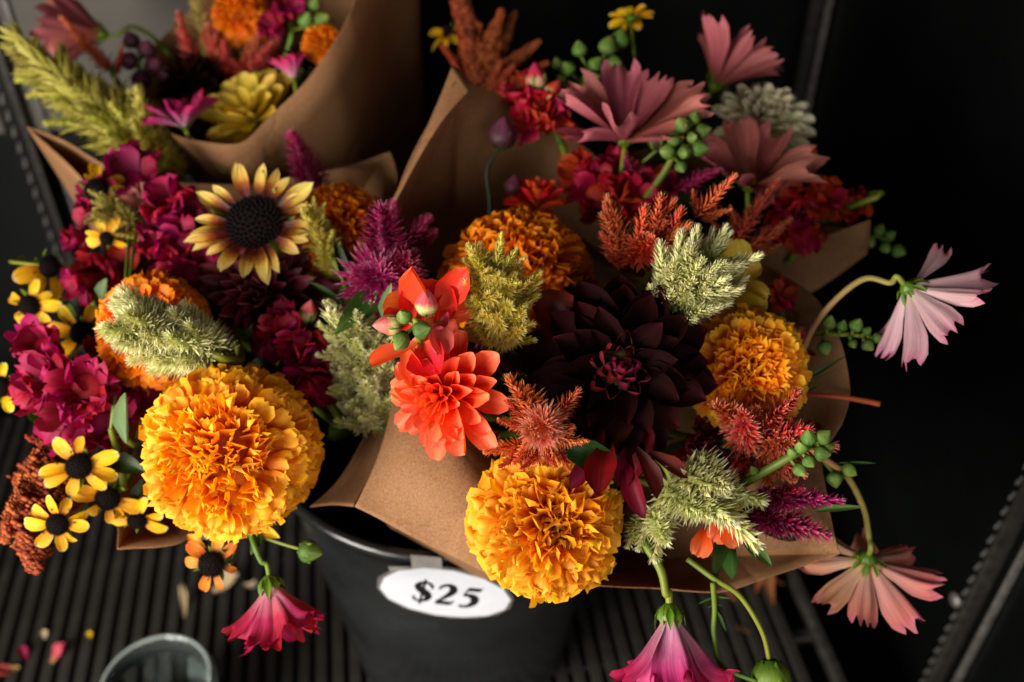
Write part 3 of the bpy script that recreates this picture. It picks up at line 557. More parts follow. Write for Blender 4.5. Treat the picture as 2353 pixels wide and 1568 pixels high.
# ------------------------------------------------------------------ spikes
def spike_mesh(name, mat, n=170, rad=0.16, blen=0.20, bw=0.055, seed=0, bend=0.12, taper=0.8, lean=1.0, core_r=0.05, fuzz=0.25, droop=0.0):
    r = random.Random(seed); vs, fs, uv = [], [], []
    bx, by = r.uniform(-1, 1) * bend, r.uniform(-1, 1) * bend
    def ax(t): return Vector((bx * t * t, by * t * t, t * 0.86))
    prof = lambda t: min(1.0, t * 4 + .45) * max(0.10, 1 - taper * t ** 1.5)
    for j in range(7):
        t = j / 6; c = ax(t)
        for k in range(6):
            q = k / 6 * 6.283; vs.append(c + Vector((math.cos(q), math.sin(q), 0)) * core_r * prof(t)); uv.append((0.12, t))
    for j in range(6):
        for k in range(6): fs.append((j * 6 + k, j * 6 + (k + 1) % 6, j * 6 + 6 + (k + 1) % 6, j * 6 + 6 + k))
    for i in range(n):
        t = (i + .5) / n; ph = i * GA + r.uniform(-.3, .3); pr = prof(t)
        a = lean * (1.25 - 0.85 * t) + r.uniform(-fuzz, fuzz); rd = Vector((math.cos(ph), math.sin(ph), 0))
        dr = (rd * math.sin(a) + Vector((0, 0, 1)) * math.cos(a)).normalized(); sd = Vector((0, 0, 1)).cross(rd).normalized(); up = dr.cross(sd)
        b = ax(t) + rd * core_r * pr * .8; ln = blen * (0.45 + .55 * pr) * r.uniform(.55, 1.3); wd = bw * (0.5 + .5 * pr) * r.uniform(.8, 1.2)
        k = len(vs); mid = b + dr * ln * .45 + up * -ln * .04
        vs += [b, mid + sd * wd * .5 + up * wd * .25, mid - up * wd * .15, mid - sd * wd * .5 + up * wd * .25, b + dr * ln - up * ln * droop]
        uv += [(0.0, t), (.5, t), (.42, t), (.5, t), (1.0, t)]
        fs += [(k, k + 1, k + 2), (k, k + 2, k + 3), (k + 1, k + 4, k + 2), (k + 2, k + 4, k + 3)]
    tp = ax(1.0); k = len(vs); vs.append(tp + Vector((0, 0, .02))); uv.append((.3, 1)); fs += [(36 + q, 36 + (q + 1) % 6, k) for q in range(6)]
    for i in range(14):
        ph = i * GA; a = .08 + .5 * i / 14; rd = Vector((math.cos(ph), math.sin(ph), 0)); dr = rd * math.sin(a) + Vector((0, 0, math.cos(a))); sd = Vector((0, 0, 1)).cross(rd); k = len(vs); b = tp - Vector((0, 0, .03)); ln = blen * .75; wd = bw * .7
        vs += [b, b + dr * ln * .5 + sd * wd * .5, b + dr * ln * .5 - sd * wd * .5, b + dr * ln]; uv += [(.1, 1), (.5, 1), (.5, 1), (1, 1)]; fs += [(k, k + 1, k + 2), (k + 1, k + 3, k + 2)]
    return mesh(name, vs, fs, mat, uv)
def bead_mesh(name, mat, n=720, rad=0.10, bs=0.017, seed=0, bend=0.15):
    r = random.Random(seed); vs, fs, uv = [], [], []
    g = (1 + 5 ** .5) / 2; iv = [Vector(p).normalized() for p in [(-1, g, 0), (1, g, 0), (-1, -g, 0), (1, -g, 0), (0, -1, g), (0, 1, g), (0, -1, -g), (0, 1, -g), (g, 0, -1), (g, 0, 1), (-g, 0, -1), (-g, 0, 1)]]
    it = [(0, 11, 5), (0, 5, 1), (0, 1, 7), (0, 7, 10), (0, 10, 11), (1, 5, 9), (5, 11, 4), (11, 10, 2), (10, 7, 6), (7, 1, 8), (3, 9, 4), (3, 4, 2), (3, 2, 6), (3, 6, 8), (3, 8, 9), (4, 9, 5), (2, 4, 11), (6, 2, 10), (8, 6, 7), (9, 8, 1)]
    bx, by = r.uniform(-1, 1) * bend, r.uniform(-1, 1) * bend
    for i in range(n):
        t = (i + .5) / n; ph = i * GA; pr = min(1, t * 5 + .5) * (1 - .8 * t ** 1.8) * (1 + .9 * noise.noise(Vector((math.cos(ph) * 1.6, math.sin(ph) * 1.6, t * 11 + seed * 7))) + r.uniform(-.12, .22))
        c = Vector((bx * t * t + math.cos(ph) * rad * pr, by * t * t + math.sin(ph) * rad * pr, t)); s = bs * r.uniform(.6, 1.3); k = len(vs); q = r.uniform(.1, 1)
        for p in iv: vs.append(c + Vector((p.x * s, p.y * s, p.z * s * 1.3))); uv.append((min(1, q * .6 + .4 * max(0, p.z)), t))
        fs += [(a + k, b + k, e + k) for a, b, e in it]
    return mesh(name, vs, fs, mat, uv)
def place_spike(me, M0i, a, b, wr, parent, name='spike'):
    ax = b - a; L_ = ax.length; z = ax / L_; x = z.orthogonal().normalized(); q = Quaternion(z, RND.uniform(0, 6.28)); x = q @ x; y = z.cross(x); wd = L_ * wr
    wd *= 1.35
    m = Matrix(((x.x * wd, y.x * wd, z.x * L_, a.x), (x.y * wd, y.y * wd, z.y * L_, a.y), (x.z * wd, y.z * wd, z.z * L_, a.z), (0, 0, 0, 1)))
    return child(name, me, parent, M0i @ m)
def sset(mat, kind):
    if kind == 'spiky': return pset('sp1' + mat.name, 4, lambda i: spike_mesh('spike', mat, 150, blen=.24, bw=.062, seed=i, bend=.1, fuzz=.22, lean=.85))
    if kind == 'fuzzy': return pset('sp2' + mat.name, 4, lambda i: spike_mesh('spike', mat, 420, blen=.22, bw=.028, seed=20 + i, bend=.06, fuzz=.3, lean=1.15, core_r=.1, taper=.72))
    if kind == 'feather': return pset('sp3' + mat.name, 5, lambda i: spike_mesh('spike', mat, 230, blen=.2, bw=.04, seed=40 + i, bend=.2, fuzz=.45, lean=.9, core_r=.055, taper=.85))
    if kind == 'bead': return pset('sp4' + mat.name, 4, lambda i: bead_mesh('spike', mat, seed=i))
def celosia(label, spikes, mat, kind, bq, group, name='celosia', cat='celosia', leaves=5, stem=True, leafmat=None, wr=1.0):
    """spikes: (u0,v0,d0,u1,v1,d1[,width])"""
    pts = [(P(*s[:3]), P(*s[3:6]), (s[6] if len(s) > 6 else 1.0)) for s in spikes]
    b0 = sum((p[0] for p in pts), Vector()) / len(pts); tipc = sum((p[1] for p in pts), Vector()) / len(pts)
    n = (tipc - b0); n = n.normalized() if n.length > 1e-4 else -FWD
    M = frame(b0, n); Mi = M.inverted(); t = thing(name, label, cat, M, group); ms = sset(mat, kind)
    for i, (a, b, w_) in enumerate(pts): place_spike(ms[i % len(ms)], Mi, a, b, w_ * wr, t)
    if stem: stem_to(t, M, bq, Vector((0, 0, 0.004)), 0.0022, leaves=leaves, leafmat=leafmat or LEAFD, lead=.03)
    return t
def cone(u0, v0, d0, u1, v1, d1, wpx, n=26, k=0.34, wtip=0.25, seed=0, main=1.0, rise=0.55, tw=1.0):
    """spikes of a plume: a main axis plus side spikes spread over a cone (2-D lengths in picture pixels, turned into metres at that distance)"""
    r = random.Random(seed); a, b = P(u0, v0, d0), P(u1, v1, d1); ax = b - a; L_ = ax.length; z = ax / L_; x = z.orthogonal().normalized(); y = z.cross(x); W_ = px(wpx, (d0 + d1) / 2)
    out = [(a + ax * .25, b, main)]
    for i in range(n):
        t = ((i + .5) / n) ** .9 * .92; ph = i * GA + r.uniform(-.3, .3); rad = x * math.cos(ph) + y * math.sin(ph)
        wd = W_ * (1 - (1 - wtip) * t ** 1.3) * min(1, .55 + t * 3)
        s = a + ax * t * .86 + rad * wd * .15; e = s + rad * wd * .9 * r.uniform(.85, 1.1) + z * (k * L_ * rise + wd * .55) * r.uniform(.8, 1.2)
        out.append((s, e, tw))
    return out
def plume(label, cones, mat, kind, bq, group, name='celosia', cat='celosia', leaves=5, wr=1.0, leafmat=None, stem=True):
    allp = []
    for c in cones: allp += cone(**c) if isinstance(c, dict) else cone(*c)
    a = allp[0][0]; z = (allp[0][1] - a).normalized(); M = frame(a, z); Mi = M.inverted(); t = thing(name, label, cat, M, group); ms = sset(mat, kind)
    for i, (s, e, w_) in enumerate(allp): place_spike(ms[i % len(ms)], Mi, s, e, w_ * wr, t)
    if stem: stem_to(t, M, bq, Vector((0, 0, 0.01)), 0.0024, leaves=leaves, leafmat=leafmat or LEAFD, lead=.03)
    return t

# ------------------------------------------------------------------ buds and snapdragons
def bud_mesh(name, mat, ribs=5, fat=0.42, seed=0):
    r = random.Random(seed); vs, fs, uv = [], [], []; nr, nc = 9, 15
    for j in range(nr + 1):
        t = j / nr; rr = fat * (math.sin(math.pi * min(1, t * .96 + .04) ** .8) ** .75 if t < 1 else 0) * (1 - .25 * t)
        for k in range(nc):
            q = 2 * math.pi * k / nc; m = 1 + .12 * math.cos(q * ribs + t * 1.8) * t
            vs.append((rr * m * math.cos(q), rr * m * math.sin(q), t)); uv.append((k / nc, t))
    for j in range(nr):
        for k in range(nc): fs.append((j * nc + k, j * nc + (k + 1) % nc, (j + 1) * nc + (k + 1) % nc, (j + 1) * nc + k))
    return mesh(name, vs, fs, mat, uv)
def add_bud(t, Mi, p, dr, s, mat, sep=True, sepmat=None, fat=0.42, sl=0.75):
    ms = pset('bud%s%.2f' % (mat.name, fat), 3, lambda i: bud_mesh('bud', mat, 4 + i, fat, i))
    M = frame(p, dr, RND.uniform(0, 6)); b = child('bud', RND.choice(ms), t, Mi @ M @ Matrix.Diagonal((s, s, s, 1)))
    if sep:
        sm_ = pset('sep' + (sepmat or CALYX).name, 3, lambda i: petal('sepal', sepmat or CALYX, W=.55, shape=SH_LEAF, cup=.5, curl=.75 + .15 * i, nu=4, nv=5, seed=i))
        for k in range(5):
            ph = k * 1.2566 + .3; child('sepal', RND.choice(sm_), b, orient(ph, .62, Vector((math.cos(ph) * fat * .55, math.sin(ph) * fat * .55, .0)), sl * .85))
    return b
def add_blossom(t, Mi, p, dr, s, mat, ruf=0.14, npet=6, open_=0.9, tubemat=None, roll=None):
    """two-lipped ruffled blossom: a tube with lobes"""
    M = frame(p, dr, RND.uniform(0, 6) if roll is None else roll); v, f, uv = lathe([(.10, -.35), (.2, -.25), (.26, -.02), (.3, .15), (.2, .22), (0.001, .2)], 14)
    key = 'tube' + mat.name
    if key not in PC: PC[key] = mesh('blossom', v, f, tubemat or mat, uv)
    b = child('blossom', PC[key], t, Mi @ M @ Matrix.Diagonal((s, s, s, 1)))
    ps = pset('lobe%s%.2f' % (mat.name, ruf), 6, lambda i: petal('petal', mat, W=1.05, shape=SH_ROUND, cup=.3 + .15 * (i % 3), curl=-.5 + .45 * (i % 3), ruf=ruf * (.8 + .2 * (i % 3)), rf=3.6 + .5 * i, notch=.06, nn=2, nu=9, nv=8, seed=200 + i, tipcurl=-.8 + .8 * (i % 3)))
    for k in range(npet):
        ph = 2 * math.pi * k / npet + RND.uniform(-.2, .2); inner = k % 2
        child('petal', RND.choice(ps), b, orient(ph, open_ * (0.55 + .45 * inner) + RND.uniform(-.2, .2), Vector((math.cos(ph) * .15, math.sin(ph) * .15, .0)), .72 * RND.uniform(.85, 1.1), RND.uniform(-.3, .3)))
    return b
def snapdragon(label, line, blossoms, buds, mat, bq, group='snapdragon stems', budmat=None, sepmat=None, stemr=0.0022, leaves=2, ruf=.14, name='snapdragon', stem=True, budfat=.42, smat=None, op=.9, bsc=1.25):
    pts = [P(*q) for q in line]; M = frame(pts[0], (pts[0] - pts[-1]).normalized()); Mi = M.inverted(); t = thing(name, label, 'snapdragon', M, group)
    c = catmull(pts, 6); v, f, uv = tube([Mi @ q for q in c], stemr * .75, stemr, 7); child('stem', mesh('stem', v, f, smat or STEM, uv), t)
    for (u, v_, d, s, fc) in blossoms: add_blossom(t, Mi, P(u, v_, d), D3(fc), px(s * bsc, d), mat, ruf, open_=op)
    for (u, v_, d, s, fc) in buds:
        p = P(u, v_, d); dr = D3(fc); g_ = (budmat or BUDG) is BUDG and s < 50; add_bud(t, Mi, p, dr, px(s * (RND.uniform(.7, 1.15) if g_ else 1), d), budmat or BUDG, sep=not g_, sepmat=sepmat, fat=.55 if g_ else budfat)
        near = min(c, key=lambda q: (q - p).length)
        if (near - p).length > 0.004:
            v2, f2, uv2 = tube([Mi @ q for q in [near, (near + p) / 2 - dr * .001, p]], .0009, .0011, 5); child('pedicel', mesh('pedicel', v2, f2, STEM, uv2), t)
    if stem: 
        Ml = frame(pts[-1], (pts[-2] - pts[-1]).normalized()); 
        nk = NECK[bq]; q = catmull([pts[-1], pts[-1] + (pts[-1] - pts[-2]).normalized() * .02, (pts[-1] + nk) / 2, nk, BASE[bq] + Vector((RND.uniform(-.03, .03), RND.uniform(-.03, .03), .006))], 5)
        v3, f3, uv3 = tube([Mi @ k for k in q], stemr, stemr, 6); child('stem', mesh('lower_stem', v3, f3, STEM, uv3), t)
    return t
def add_leaf(t, base, tip, W=.34, mat=None, normal=(0, .3, 1), curl=-.3, cup=.35, ruf=.015, seed=0, name='leaf', shape=SH_LEAF):
    a, b = P(*base), P(*tip); y = (b - a); L_ = y.length; y = y / L_; n = D3(normal); x = y.cross(n).normalized(); z = x.cross(y)
    Mi = t.matrix_basis.inverted()
    return child(name, petal(name, mat or LEAF, W=W, shape=shape, cup=cup, curl=curl, nu=6, nv=10, seed=seed, ruf=ruf, pleat=-.06), t, Mi @ basis(x, y, z, a, L_))

# ================================================================== front bouquet (in the tagged bucket)
CG = 'feathery celosia plumes'
marigold('bright gold marigold at the front fold of paper, just above the price tag', 1268, 1200, .500, 176, (.30, .16, 1), GOLD, 'M', 270, .62, whorl=.16, ps=1.25, pit=.42)
marigold('gold marigold on the cosmos side of the dark dahlia', 1715, 852, .535, 146, (-.12, -.05, 1), GOLD, 'M', 270, .66, ps=1.1, pit=.25)
marigold('broad amber marigold behind the pale yellow celosia plume', 1190, 605, .575, 172, (.0, .80, .6), ORNG, 'M', 270, .75, ps=1.15)
dk = dahlia('very dark burgundy dahlia with a tight heart, central in its bouquet', 1418, 850, .503, 236, (.0, .12, 1), DARKD, 'M', 38, .52, (.95, 1.64), .56, .5, -.12, heart=HEART, nheart=34, depth=.30,
            alt=CRIM, altfn=lambda ph, f: f > .93, pw=.8, jit=.13)
# crimson lower petals
for (a, b, W_, nrm) in [((1400, 1020, .488), (1372, 1128, .470), .62, (-.35, .3, 1)), ((1435, 1050, .488), (1474, 1188, .470), .36, (-.5, .2, 1)), ((1460, 1030, .490), (1518, 1140, .480), .42, (.5, .2, 1)), ((1490, 1040, .492), (1585, 1095, .488), .4, (.2, .4, 1)), ((1380, 1040, .489), (1312, 1118, .478), .45, (-.2, .4, 1)), ((1440, 1030, .490), (1430, 1120, .478), .5, (-.1, .3, 1))]:
    add_leaf(dk, a, b, W_, CRIM, nrm, -.35, .5, .012, name='petal', shape=SH_POINT)
cd = dahlia('vivid coral orange dahlia against the front paper fold', 1022, 905, .490, 150, (-.42, -.12, 1), CORALD, 'M', 62, .46, (.25, 1.55), .34, .62, .12, depth=.5, jit=.12, shape=SH_ROUND)
# front bouquet celosia
plume('pale yellow celosia plume standing between amber marigold and coral snapdragon', [dict(u0=1152, v0=790, d0=.520, u1=1128, v1=575, d1=.470, wpx=112, n=56, k=.24, wtip=.42, seed=1, rise=.6, tw=.85)], CEL_Y, 'feather', 'M', CG, wr=1.0)
plume('pale cream green celosia plume with tips spread above the gold marigold', [dict(u0=1520, v0=748, d0=.530, u1=1622, v1=606, d1=.495, wpx=104, n=58, k=.5, wtip=.62, seed=2, rise=.8, tw=.85)], CEL_P, 'spiky', 'M', CG, wr=.75)
celosia('pale green celosia of many drooping spikes beside the front gold marigold', [(1560, 1090, .505, 1785, 1228, .490, .9), (1590, 1060, .505, 1700, 1130, .485, 1), (1540, 1110, .505, 1650, 1250, .487, .95), (1520, 1140, .507, 1560, 1290, .495, .95), (1500, 1160, .508, 1470, 1275, .50, .9),
    (1560, 1080, .502, 1640, 1160, .480, 1.1), (1530, 1120, .505, 1610, 1220, .483, 1.1), (1590, 1090, .507, 1745, 1180, .488, .9), (1600, 1060, .51, 1640, 1060, .495, 1), (1500, 1180, .506, 1530, 1260, .486, 1), (1560, 1110, .505, 1700, 1225, .484, .95), (1470, 1190, .51, 1455, 1265, .502, 1)], CEL_P, 'feather', 'M', CG, wr=1.35)
star = [(1240, 985, .470, 1190, 838, .455, .9), (1255, 975, .470, 1352, 905, .462, .9), (1260, 1000, .470, 1345, 1040, .460, .8), (1235, 1010, .470, 1170, 1050, .462, .9), (1225, 985, .472, 1140, 965, .468, .9), (1250, 1020, .472, 1300, 1070, .462, .8), (1215, 1020, .474, 1110, 1050, .470, .8), (1240, 1030, .472, 1215, 1090, .462, .85), (1265, 1010, .474, 1335, 970, .462, .85), (1225, 960, .474, 1215, 880, .466, .8), (1255, 1030, .472, 1270, 1085, .462, .8), (1230, 1020, .474, 1150, 1085, .468, .85), (1210, 975, .474, 1165, 900, .466, .8), (1270, 1025, .473, 1325, 1075, .464, .7)]
celosia('salmon orange celosia star with a spiky centre beside the coral dahlia', star, CEL_O, 'feather', 'M', CG, wr=1.15)
celosia('round salmon pink celosia tuft at the middle of the orange star', [(1243, 985, .468, 1248, 962, .440, 1.9), (1243, 985, .468, 1262, 985, .444, 1.5), (1243, 985, .468, 1225, 990, .444, 1.5), (1243, 985, .468, 1245, 1010, .446, 1.5)], CEL_S, 'fuzzy', 'M', CG, wr=.62, leaves=0)
celosia('salmon red celosia cluster below the gold marigold beside the dark dahlia', [(1720, 1000, .520, 1680, 920, .500, 1), (1735, 1000, .520, 1850, 915, .500, .75), (1740, 1010, .520, 1890, 985, .505, .9), (1715, 1010, .520, 1700, 1000, .495, 1.0), (1730, 1020, .520, 1935, 1035, .515, .55), (1740, 1040, .520, 1860, 1095, .512, .8), (1720, 1040, .522, 1680, 1090, .51, .9), (1700, 1000, .524, 1650, 950, .512, .9), (1725, 1050, .522, 1770, 1120, .512, .9), (1710, 990, .522, 1740, 940, .506, 1), (1745, 1030, .522, 1800, 1040, .500, 1.2), (1730, 1050, .525, 1830, 1120, .515, .8), (1710, 1050, .524, 1720, 1110, .512, .9)], CEL_S, 'feather', 'M', CG, wr=1.45)
celosia('salmon celosia with upright spikes behind the amber marigold and cream plume', [(1430, 590, 0.540, 1405, 440, 0.525, .8), (1450, 590, 0.540, 1545, 450, 0.523, .75), (1460, 600, 0.540, 1585, 495, 0.521, .75), (1455, 600, 0.540, 1470, 540, 0.513, 1.0), (1440, 600, 0.540, 1375, 530, 0.527, .8), (1470, 610, 0.543, 1540, 580, 0.527, 1.0), (1500, 610, 0.540, 1505, 455, 0.515, .8), (1520, 600, 0.540, 1560, 470, 0.517, .75), (1420, 600, 0.540, 1385, 470, 0.520, .8), (1480, 600, 0.538, 1490, 530, 0.508, 1.0), (1430, 610, 0.543, 1400, 580, 0.531, .9), (1600, 500, 0.540, 1690, 395, 0.527, .72), (1610, 490, 0.540, 1585, 440, 0.531, .9), (1455, 600, 0.540, 1500, 470, 0.520, .9), (1480, 600, 0.540, 1520, 520, 0.518, 1.0), (1440, 590, 0.540, 1385, 490, 0.522, .85), (1615, 505, 0.540, 1680, 475, 0.531, .8)], CEL_O, 'spiky', 'M', CG, wr=.95)
celosia('magenta celosia with feathered spikes over the paper corner beside the cosmos', [(1790, 1150, .525, 1940, 1128, .512, .7), (1770, 1140, .525, 1825, 1185, .510, .9), (1760, 1150, .527, 1860, 1110, .516, .8), (1750, 1190, .525, 1922, 1208, .515, .8), (1745, 1170, .526, 1800, 1230, .512, .9), (1760, 1130, .53, 1760, 1175, .515, 1.1), (1800, 1190, .526, 1850, 1230, .516, .8), (1770, 1200, .528, 1720, 1190, .516, 1)], CEL_M, 'feather', 'M', CG, wr=1.45)
pm_ = celosia('magenta celosia of tall fuzzy spikes above the coral snapdragon', [(893, 610, .560, 858, 465, .535, 1.15), (870, 660, .560, 862, 612, .530, 2.2), (900, 640, .560, 948, 592, .532, 1.5), (905, 590, .565, 985, 485, .555, .8), (895, 580, .57, 908, 455, .565, .85), (870, 660, .56, 850, 690, .54, 1.8), (960, 560, .568, 1000, 530, .556, .9), (880, 640, .562, 820, 640, .54, 1.3)], CEL_M, 'fuzzy', 'M', CG, wr=.95)
add_leaf(pm_, (885, 668, .548), (775, 755, .522), .42, LEAF, (.3, .5, 1), -.35, .4)
add_leaf(pm_, (885, 745, .530), (905, 648, .520), .36, LEAFG, (-.4, .1, 1), .2, .5)
# coral snapdragon, head and buds
sd = snapdragon('coral red snapdragon with hairy green buds above the orange dahlia', [(955, 735, .462), (965, 790, .490), (985, 850, .530), (1010, 900, .56)],
    [], [(935, 735, .470, 44, (-.3, .5, .8)), (955, 760, .466, 40, (.7, .1, .5)), (930, 770, .468, 52, (-.3, -.6, .6))], CORALS, 'M', budmat=BUDG, sepmat=BUDG, stemr=.002, stem=False)
Mi_ = sd.matrix_basis.inverted()
add_bud(sd, Mi_, P(978, 725, .472), D3((.1, .9, .35)), px(64, .47), BUDP, sepmat=BUDG, fat=.46, sl=.55)
add_bud(sd, Mi_, P(925, 745, .478), D3((-.9, -.05, .3)), px(72, .47), BUDP, sepmat=BUDG, fat=.40, sl=.7)
for (a, b, W_, nrm, cr, m_, sh) in [((985, 715, .484), (955, 606, .466), .66, (-.5, .2, 1), .25, CORALS, SH_POINT), ((1005, 705, .484), (1068, 626, .466), .6, (.4, .3, 1), -.4, CORALS, SH_POINT), ((960, 730, .492), (905, 700, .475), .9, (-.1, .5, 1), -.9, CORALS, SH_ROUND), ((990, 745, .494), (985, 668, .474), 1.2, (0, .4, 1), -.9, CORALS, SH_ROUND), ((1020, 740, .50), (1045, 690, .480), 1.1, (.4, .2, 1), -.7, CORALS, SH_ROUND),
        ((985, 730, .484), (1020, 800, .468), .6, (.5, 0, 1), -.5, PINKS, SH_ROUND), ((1005, 745, .480), (1040, 760, .470), .9, (.3, .1, 1), .6, PINKS, SH_ROUND), ((960, 790, .484), (852, 832, .474), .42, (-.2, .5, 1), -.2, CORALS, SH_ROUND), ((970, 800, .488), (1000, 850, .470), 1.0, (-.2, .2, 1), -.3, CORALS, SH_ROUND), ((950, 800, .49), (990, 935, .478), .35, (-.5, .2, 1), -.2, CORALS, SH_POINT), ((950, 690, .49), (925, 740, .472), 1.0, (-.4, .3, 1), -.6, CORALS, SH_ROUND), ((930, 790, .488), (965, 880, .476), .55, (-.6, .1, 1), -.4, CORALS, SH_ROUND)]:
    add_leaf(sd, a, b, W_, m_, nrm, cr, .45, .035, seed=int(b[0]), name='petal', shape=sh)
# snapdragon tips
snapdragon('pale green snapdragon bud spike crossing the salmon celosia', [(1888, 1010, .492), (1850, 1030, .494), (1790, 1065, .50), (1692, 1120, .515)], [],
    [(1880, 1015, .488, 34, (.6, .7, .4)), (1860, 1020, .488, 34, (-.2, .9, .4)), (1872, 1040, .488, 34, (.8, -.1, .4)), (1845, 1035, .490, 36, (-.4, .6, .6)), (1850, 1050, .490, 36, (.5, -.7, .5)), (1825, 1045, .492, 36, (-.5, .5, .6)), (1828, 1070, .494, 38, (.5, -.6, .5)), (1735, 1090, .505, 26, (-.4, .8, .3)), (1890, 1030, .489, 30, (.9, .2, .3))], REDS, 'M', stemr=.0025, stem=False, budfat=.48)
snapdragon('green snapdragon bud spike lying over the paper toward the pale pink cosmos', [(2010, 778, .560), (1960, 770, .562), (1910, 768, .565), (1850, 762, .575)], [],
    [(2005, 778, .556, 32, (1, .1, .3)), (1985, 768, .557, 30, (.6, .7, .4)), (1985, 785, .557, 30, (.6, -.7, .4)), (1960, 760, .558, 30, (.4, .8, .4)), (1955, 782, .558, 30, (.4, -.9, .3)), (1930, 760, .56, 30, (.3, .9, .4)), (1900, 755, .562, 30, (.2, .9, .4)), (1890, 785, .562, 34, (.2, -.9, .4))], REDS, 'M', stemr=.0016, stem=False, budfat=.45)
snapdragon('red snapdragon blossoms in shade inside the paper behind the gold marigold', [(1790, 690, .60), (1800, 740, .60), (1790, 800, .60)], [(1790, 700, .60, 60, (.4, .5, .7)), (1830, 830, .585, 50, (.6, -.2, .8))], [(1828, 758, .58, 46, (.6, -.4, .6))], REDS, 'M', budmat=BUDR, stem=False)
# red cut stem
M_ = frame(P(1850, 906, .555), D3((1, 0, 0))); t = thing('cut_stem', 'reddish brown cut stem poking out over the paper rim', 'stem', M_)
v_, f_, uv_ = tube([M_.inverted() @ q for q in catmull([P(1800, 900, .57), P(1850, 906, .555), P(1940, 914, .545), P(2022, 929, .54)], 5)], .0009, .0017, 8); child('stalk', mesh('stalk', v_, f_, STEMR, uv_), t)
# dull yellow blossom
yb = thing('dahlia', 'dull yellow blossom half hidden behind the cream celosia plume', 'dahlia', frame(P(1690, 640, .56), D3((.3, .3, 1))), 'dahlias in the bouquets')
for (a, b, W_, nrm) in [((1680, 650, .56), (1700, 555, .55), .75, (.2, .2, 1)), ((1685, 650, .56), (1760, 665, .54), .5, (.1, .6, 1)), ((1680, 650, .56), (1740, 715, .54), .8, (.3, .2, 1)), ((1670, 650, .565), (1650, 580, .555), .8, (0, .3, 1)), ((1680, 655, .56), (1690, 710, .545), .8, (.3, .2, 1)), ((1680, 640, .565), (1745, 610, .555), .7, (.3, .2, 1))]:
    add_leaf(yb, a, b, W_, PALEY, nrm, -.5, .3, .05, seed=int(b[1]), name='petal', shape=SH_ROUND)
stem_to(yb, yb.matrix_basis, 'M', r=.0018)
snapdragon('dark crimson snapdragon blossoms filling gaps round the dark dahlia', [(1330, 690, .575), (1340, 800, .58), (1350, 950, .60)],
    [(1330, 700, .562, 60, (-.1, .4, .9)), (1105, 1020, .548, 56, (-.2, .1, 1)), (1620, 975, .552, 70, (.2, -.1, 1)), (1590, 1020, .548, 60, (.1, -.2, 1)), (1105, 830, .548, 60, (0, .1, 1)), (1640, 1040, .548, 56, (.1, -.2, 1)), (1330, 1010, .545, 60, (-.1, -.1, 1)), (1850, 1010, .545, 56, (.3, 0, 1)), (1180, 810, .55, 56, (0, 0, 1)), (1660, 700, .57, 60, (0, .2, 1))], [], CRIM, 'M', ruf=.16)
# drooping cosmos of the front bouquet
cosmos('pale pink cosmos nodding on an arched stem against the black side wall', 2088, 664, .535, 185, (.62, -.52, -.25), COSP, th=1.0, thj=.25, W=.42, roll=.4, curl=-.1, tipcurl=-.1, path=[(2045, 650, .54), (1990, 640, .545), (1930, 680, .55), (1870, 750, .56), (1835, 832, .57)], smat=STEMB, bl=1.5, ruf=.03)
cosmos('peach pink cosmos seen from behind with green calyx, past the paper corner', 1993, 1288, .560, 165, (.03, -.66, -.52), COSA, th=1.22, thj=.14, W=.50, roll=.2, curl=-.15, tipcurl=-.2, path=[(1996, 1230, .557), (1985, 1170, .548), (1950, 1100, .535), (1905, 1062, .528), (1880, 1050, .53)], smat=STEMB, bl=1.5, calyx=1.25, n=8)
cosmos('magenta pink bell shaped cosmos hanging in front of the slatted shelf', 1540, 1418, .495, 182, (.05, -.97, .12), COSM, n=9, th=.54, thj=.24, W=.50, curl=.05, tipcurl=-1.3, path=[(1530, 1365, .495), (1518, 1310, .497), (1480, 1250, .502), (1440, 1205, .512)], calyx=1.6, bl=1.6, sr=.0018, ruf=.06, flare=.42)
bd = snapdragon('hanging green cosmos bud on a long curved stem below the paper', [(1768, 1520, .500), (1750, 1450, .50), (1700, 1370, .502), (1640, 1330, .505), (1580, 1285, .512)], [], [(1768, 1516, .500, 105, (.05, -1, .1))], REDS, 'M', group='cosmos flowers', budmat=BUDC, name='cosmos_bud', stemr=.0016, stem=False, budfat=.46)
bd['category'] = 'cosmos bud'
Mi_ = bd.matrix_basis.inverted()
for pts_ in ([(1638, 1340, .503), (1642, 1400, .50), (1640, 1460, .50), (1660, 1530, .497), (1740, 1566, .495)],):
    v_, f_, uv_ = tube([Mi_ @ q for q in catmull([P(*q) for q in pts_], 6)], .0014, .0012, 7); child('side_stem', mesh('side_stem', v_, f_, STEM, uv_), bd)
for (a, b) in [((1640, 1372, .502), (1602, 1390, .50)), ((1640, 1372, .502), (1678, 1376, .50)), ((1642, 1395, .50), (1672, 1455, .50)), ((1642, 1390, .50), (1625, 1398, .50)), ((1642, 1390, .50), (1662, 1392, .50))]:
    add_leaf(bd, a, b, .13, LEAF, (0, .2, 1), -.3, .3)
# cosmos side buds by the corner
cb = snapdragon('small green cosmos buds on a bent stem beside the magenta celosia', [(1930, 1100, .535), (1910, 1080, .53), (1890, 1055, .53)], [], [(1915, 1085, .528, 36, (.1, -.9, .2)), (1935, 1072, .53, 34, (.8, -.5, .2))], REDS, 'M', group='cosmos flowers', name='cosmos_bud', stemr=.0014, stem=False)
cb['category'] = 'cosmos bud'
add_leaf(cb, (1920, 1065, .53), (2015, 1062, .528), .07, LEAF, (0, .5, 1), -.2)
add_leaf(cb, (1870, 1175, .528), (1982, 1162, .52), .17, LEAF, (0, .6, 1), -.2)
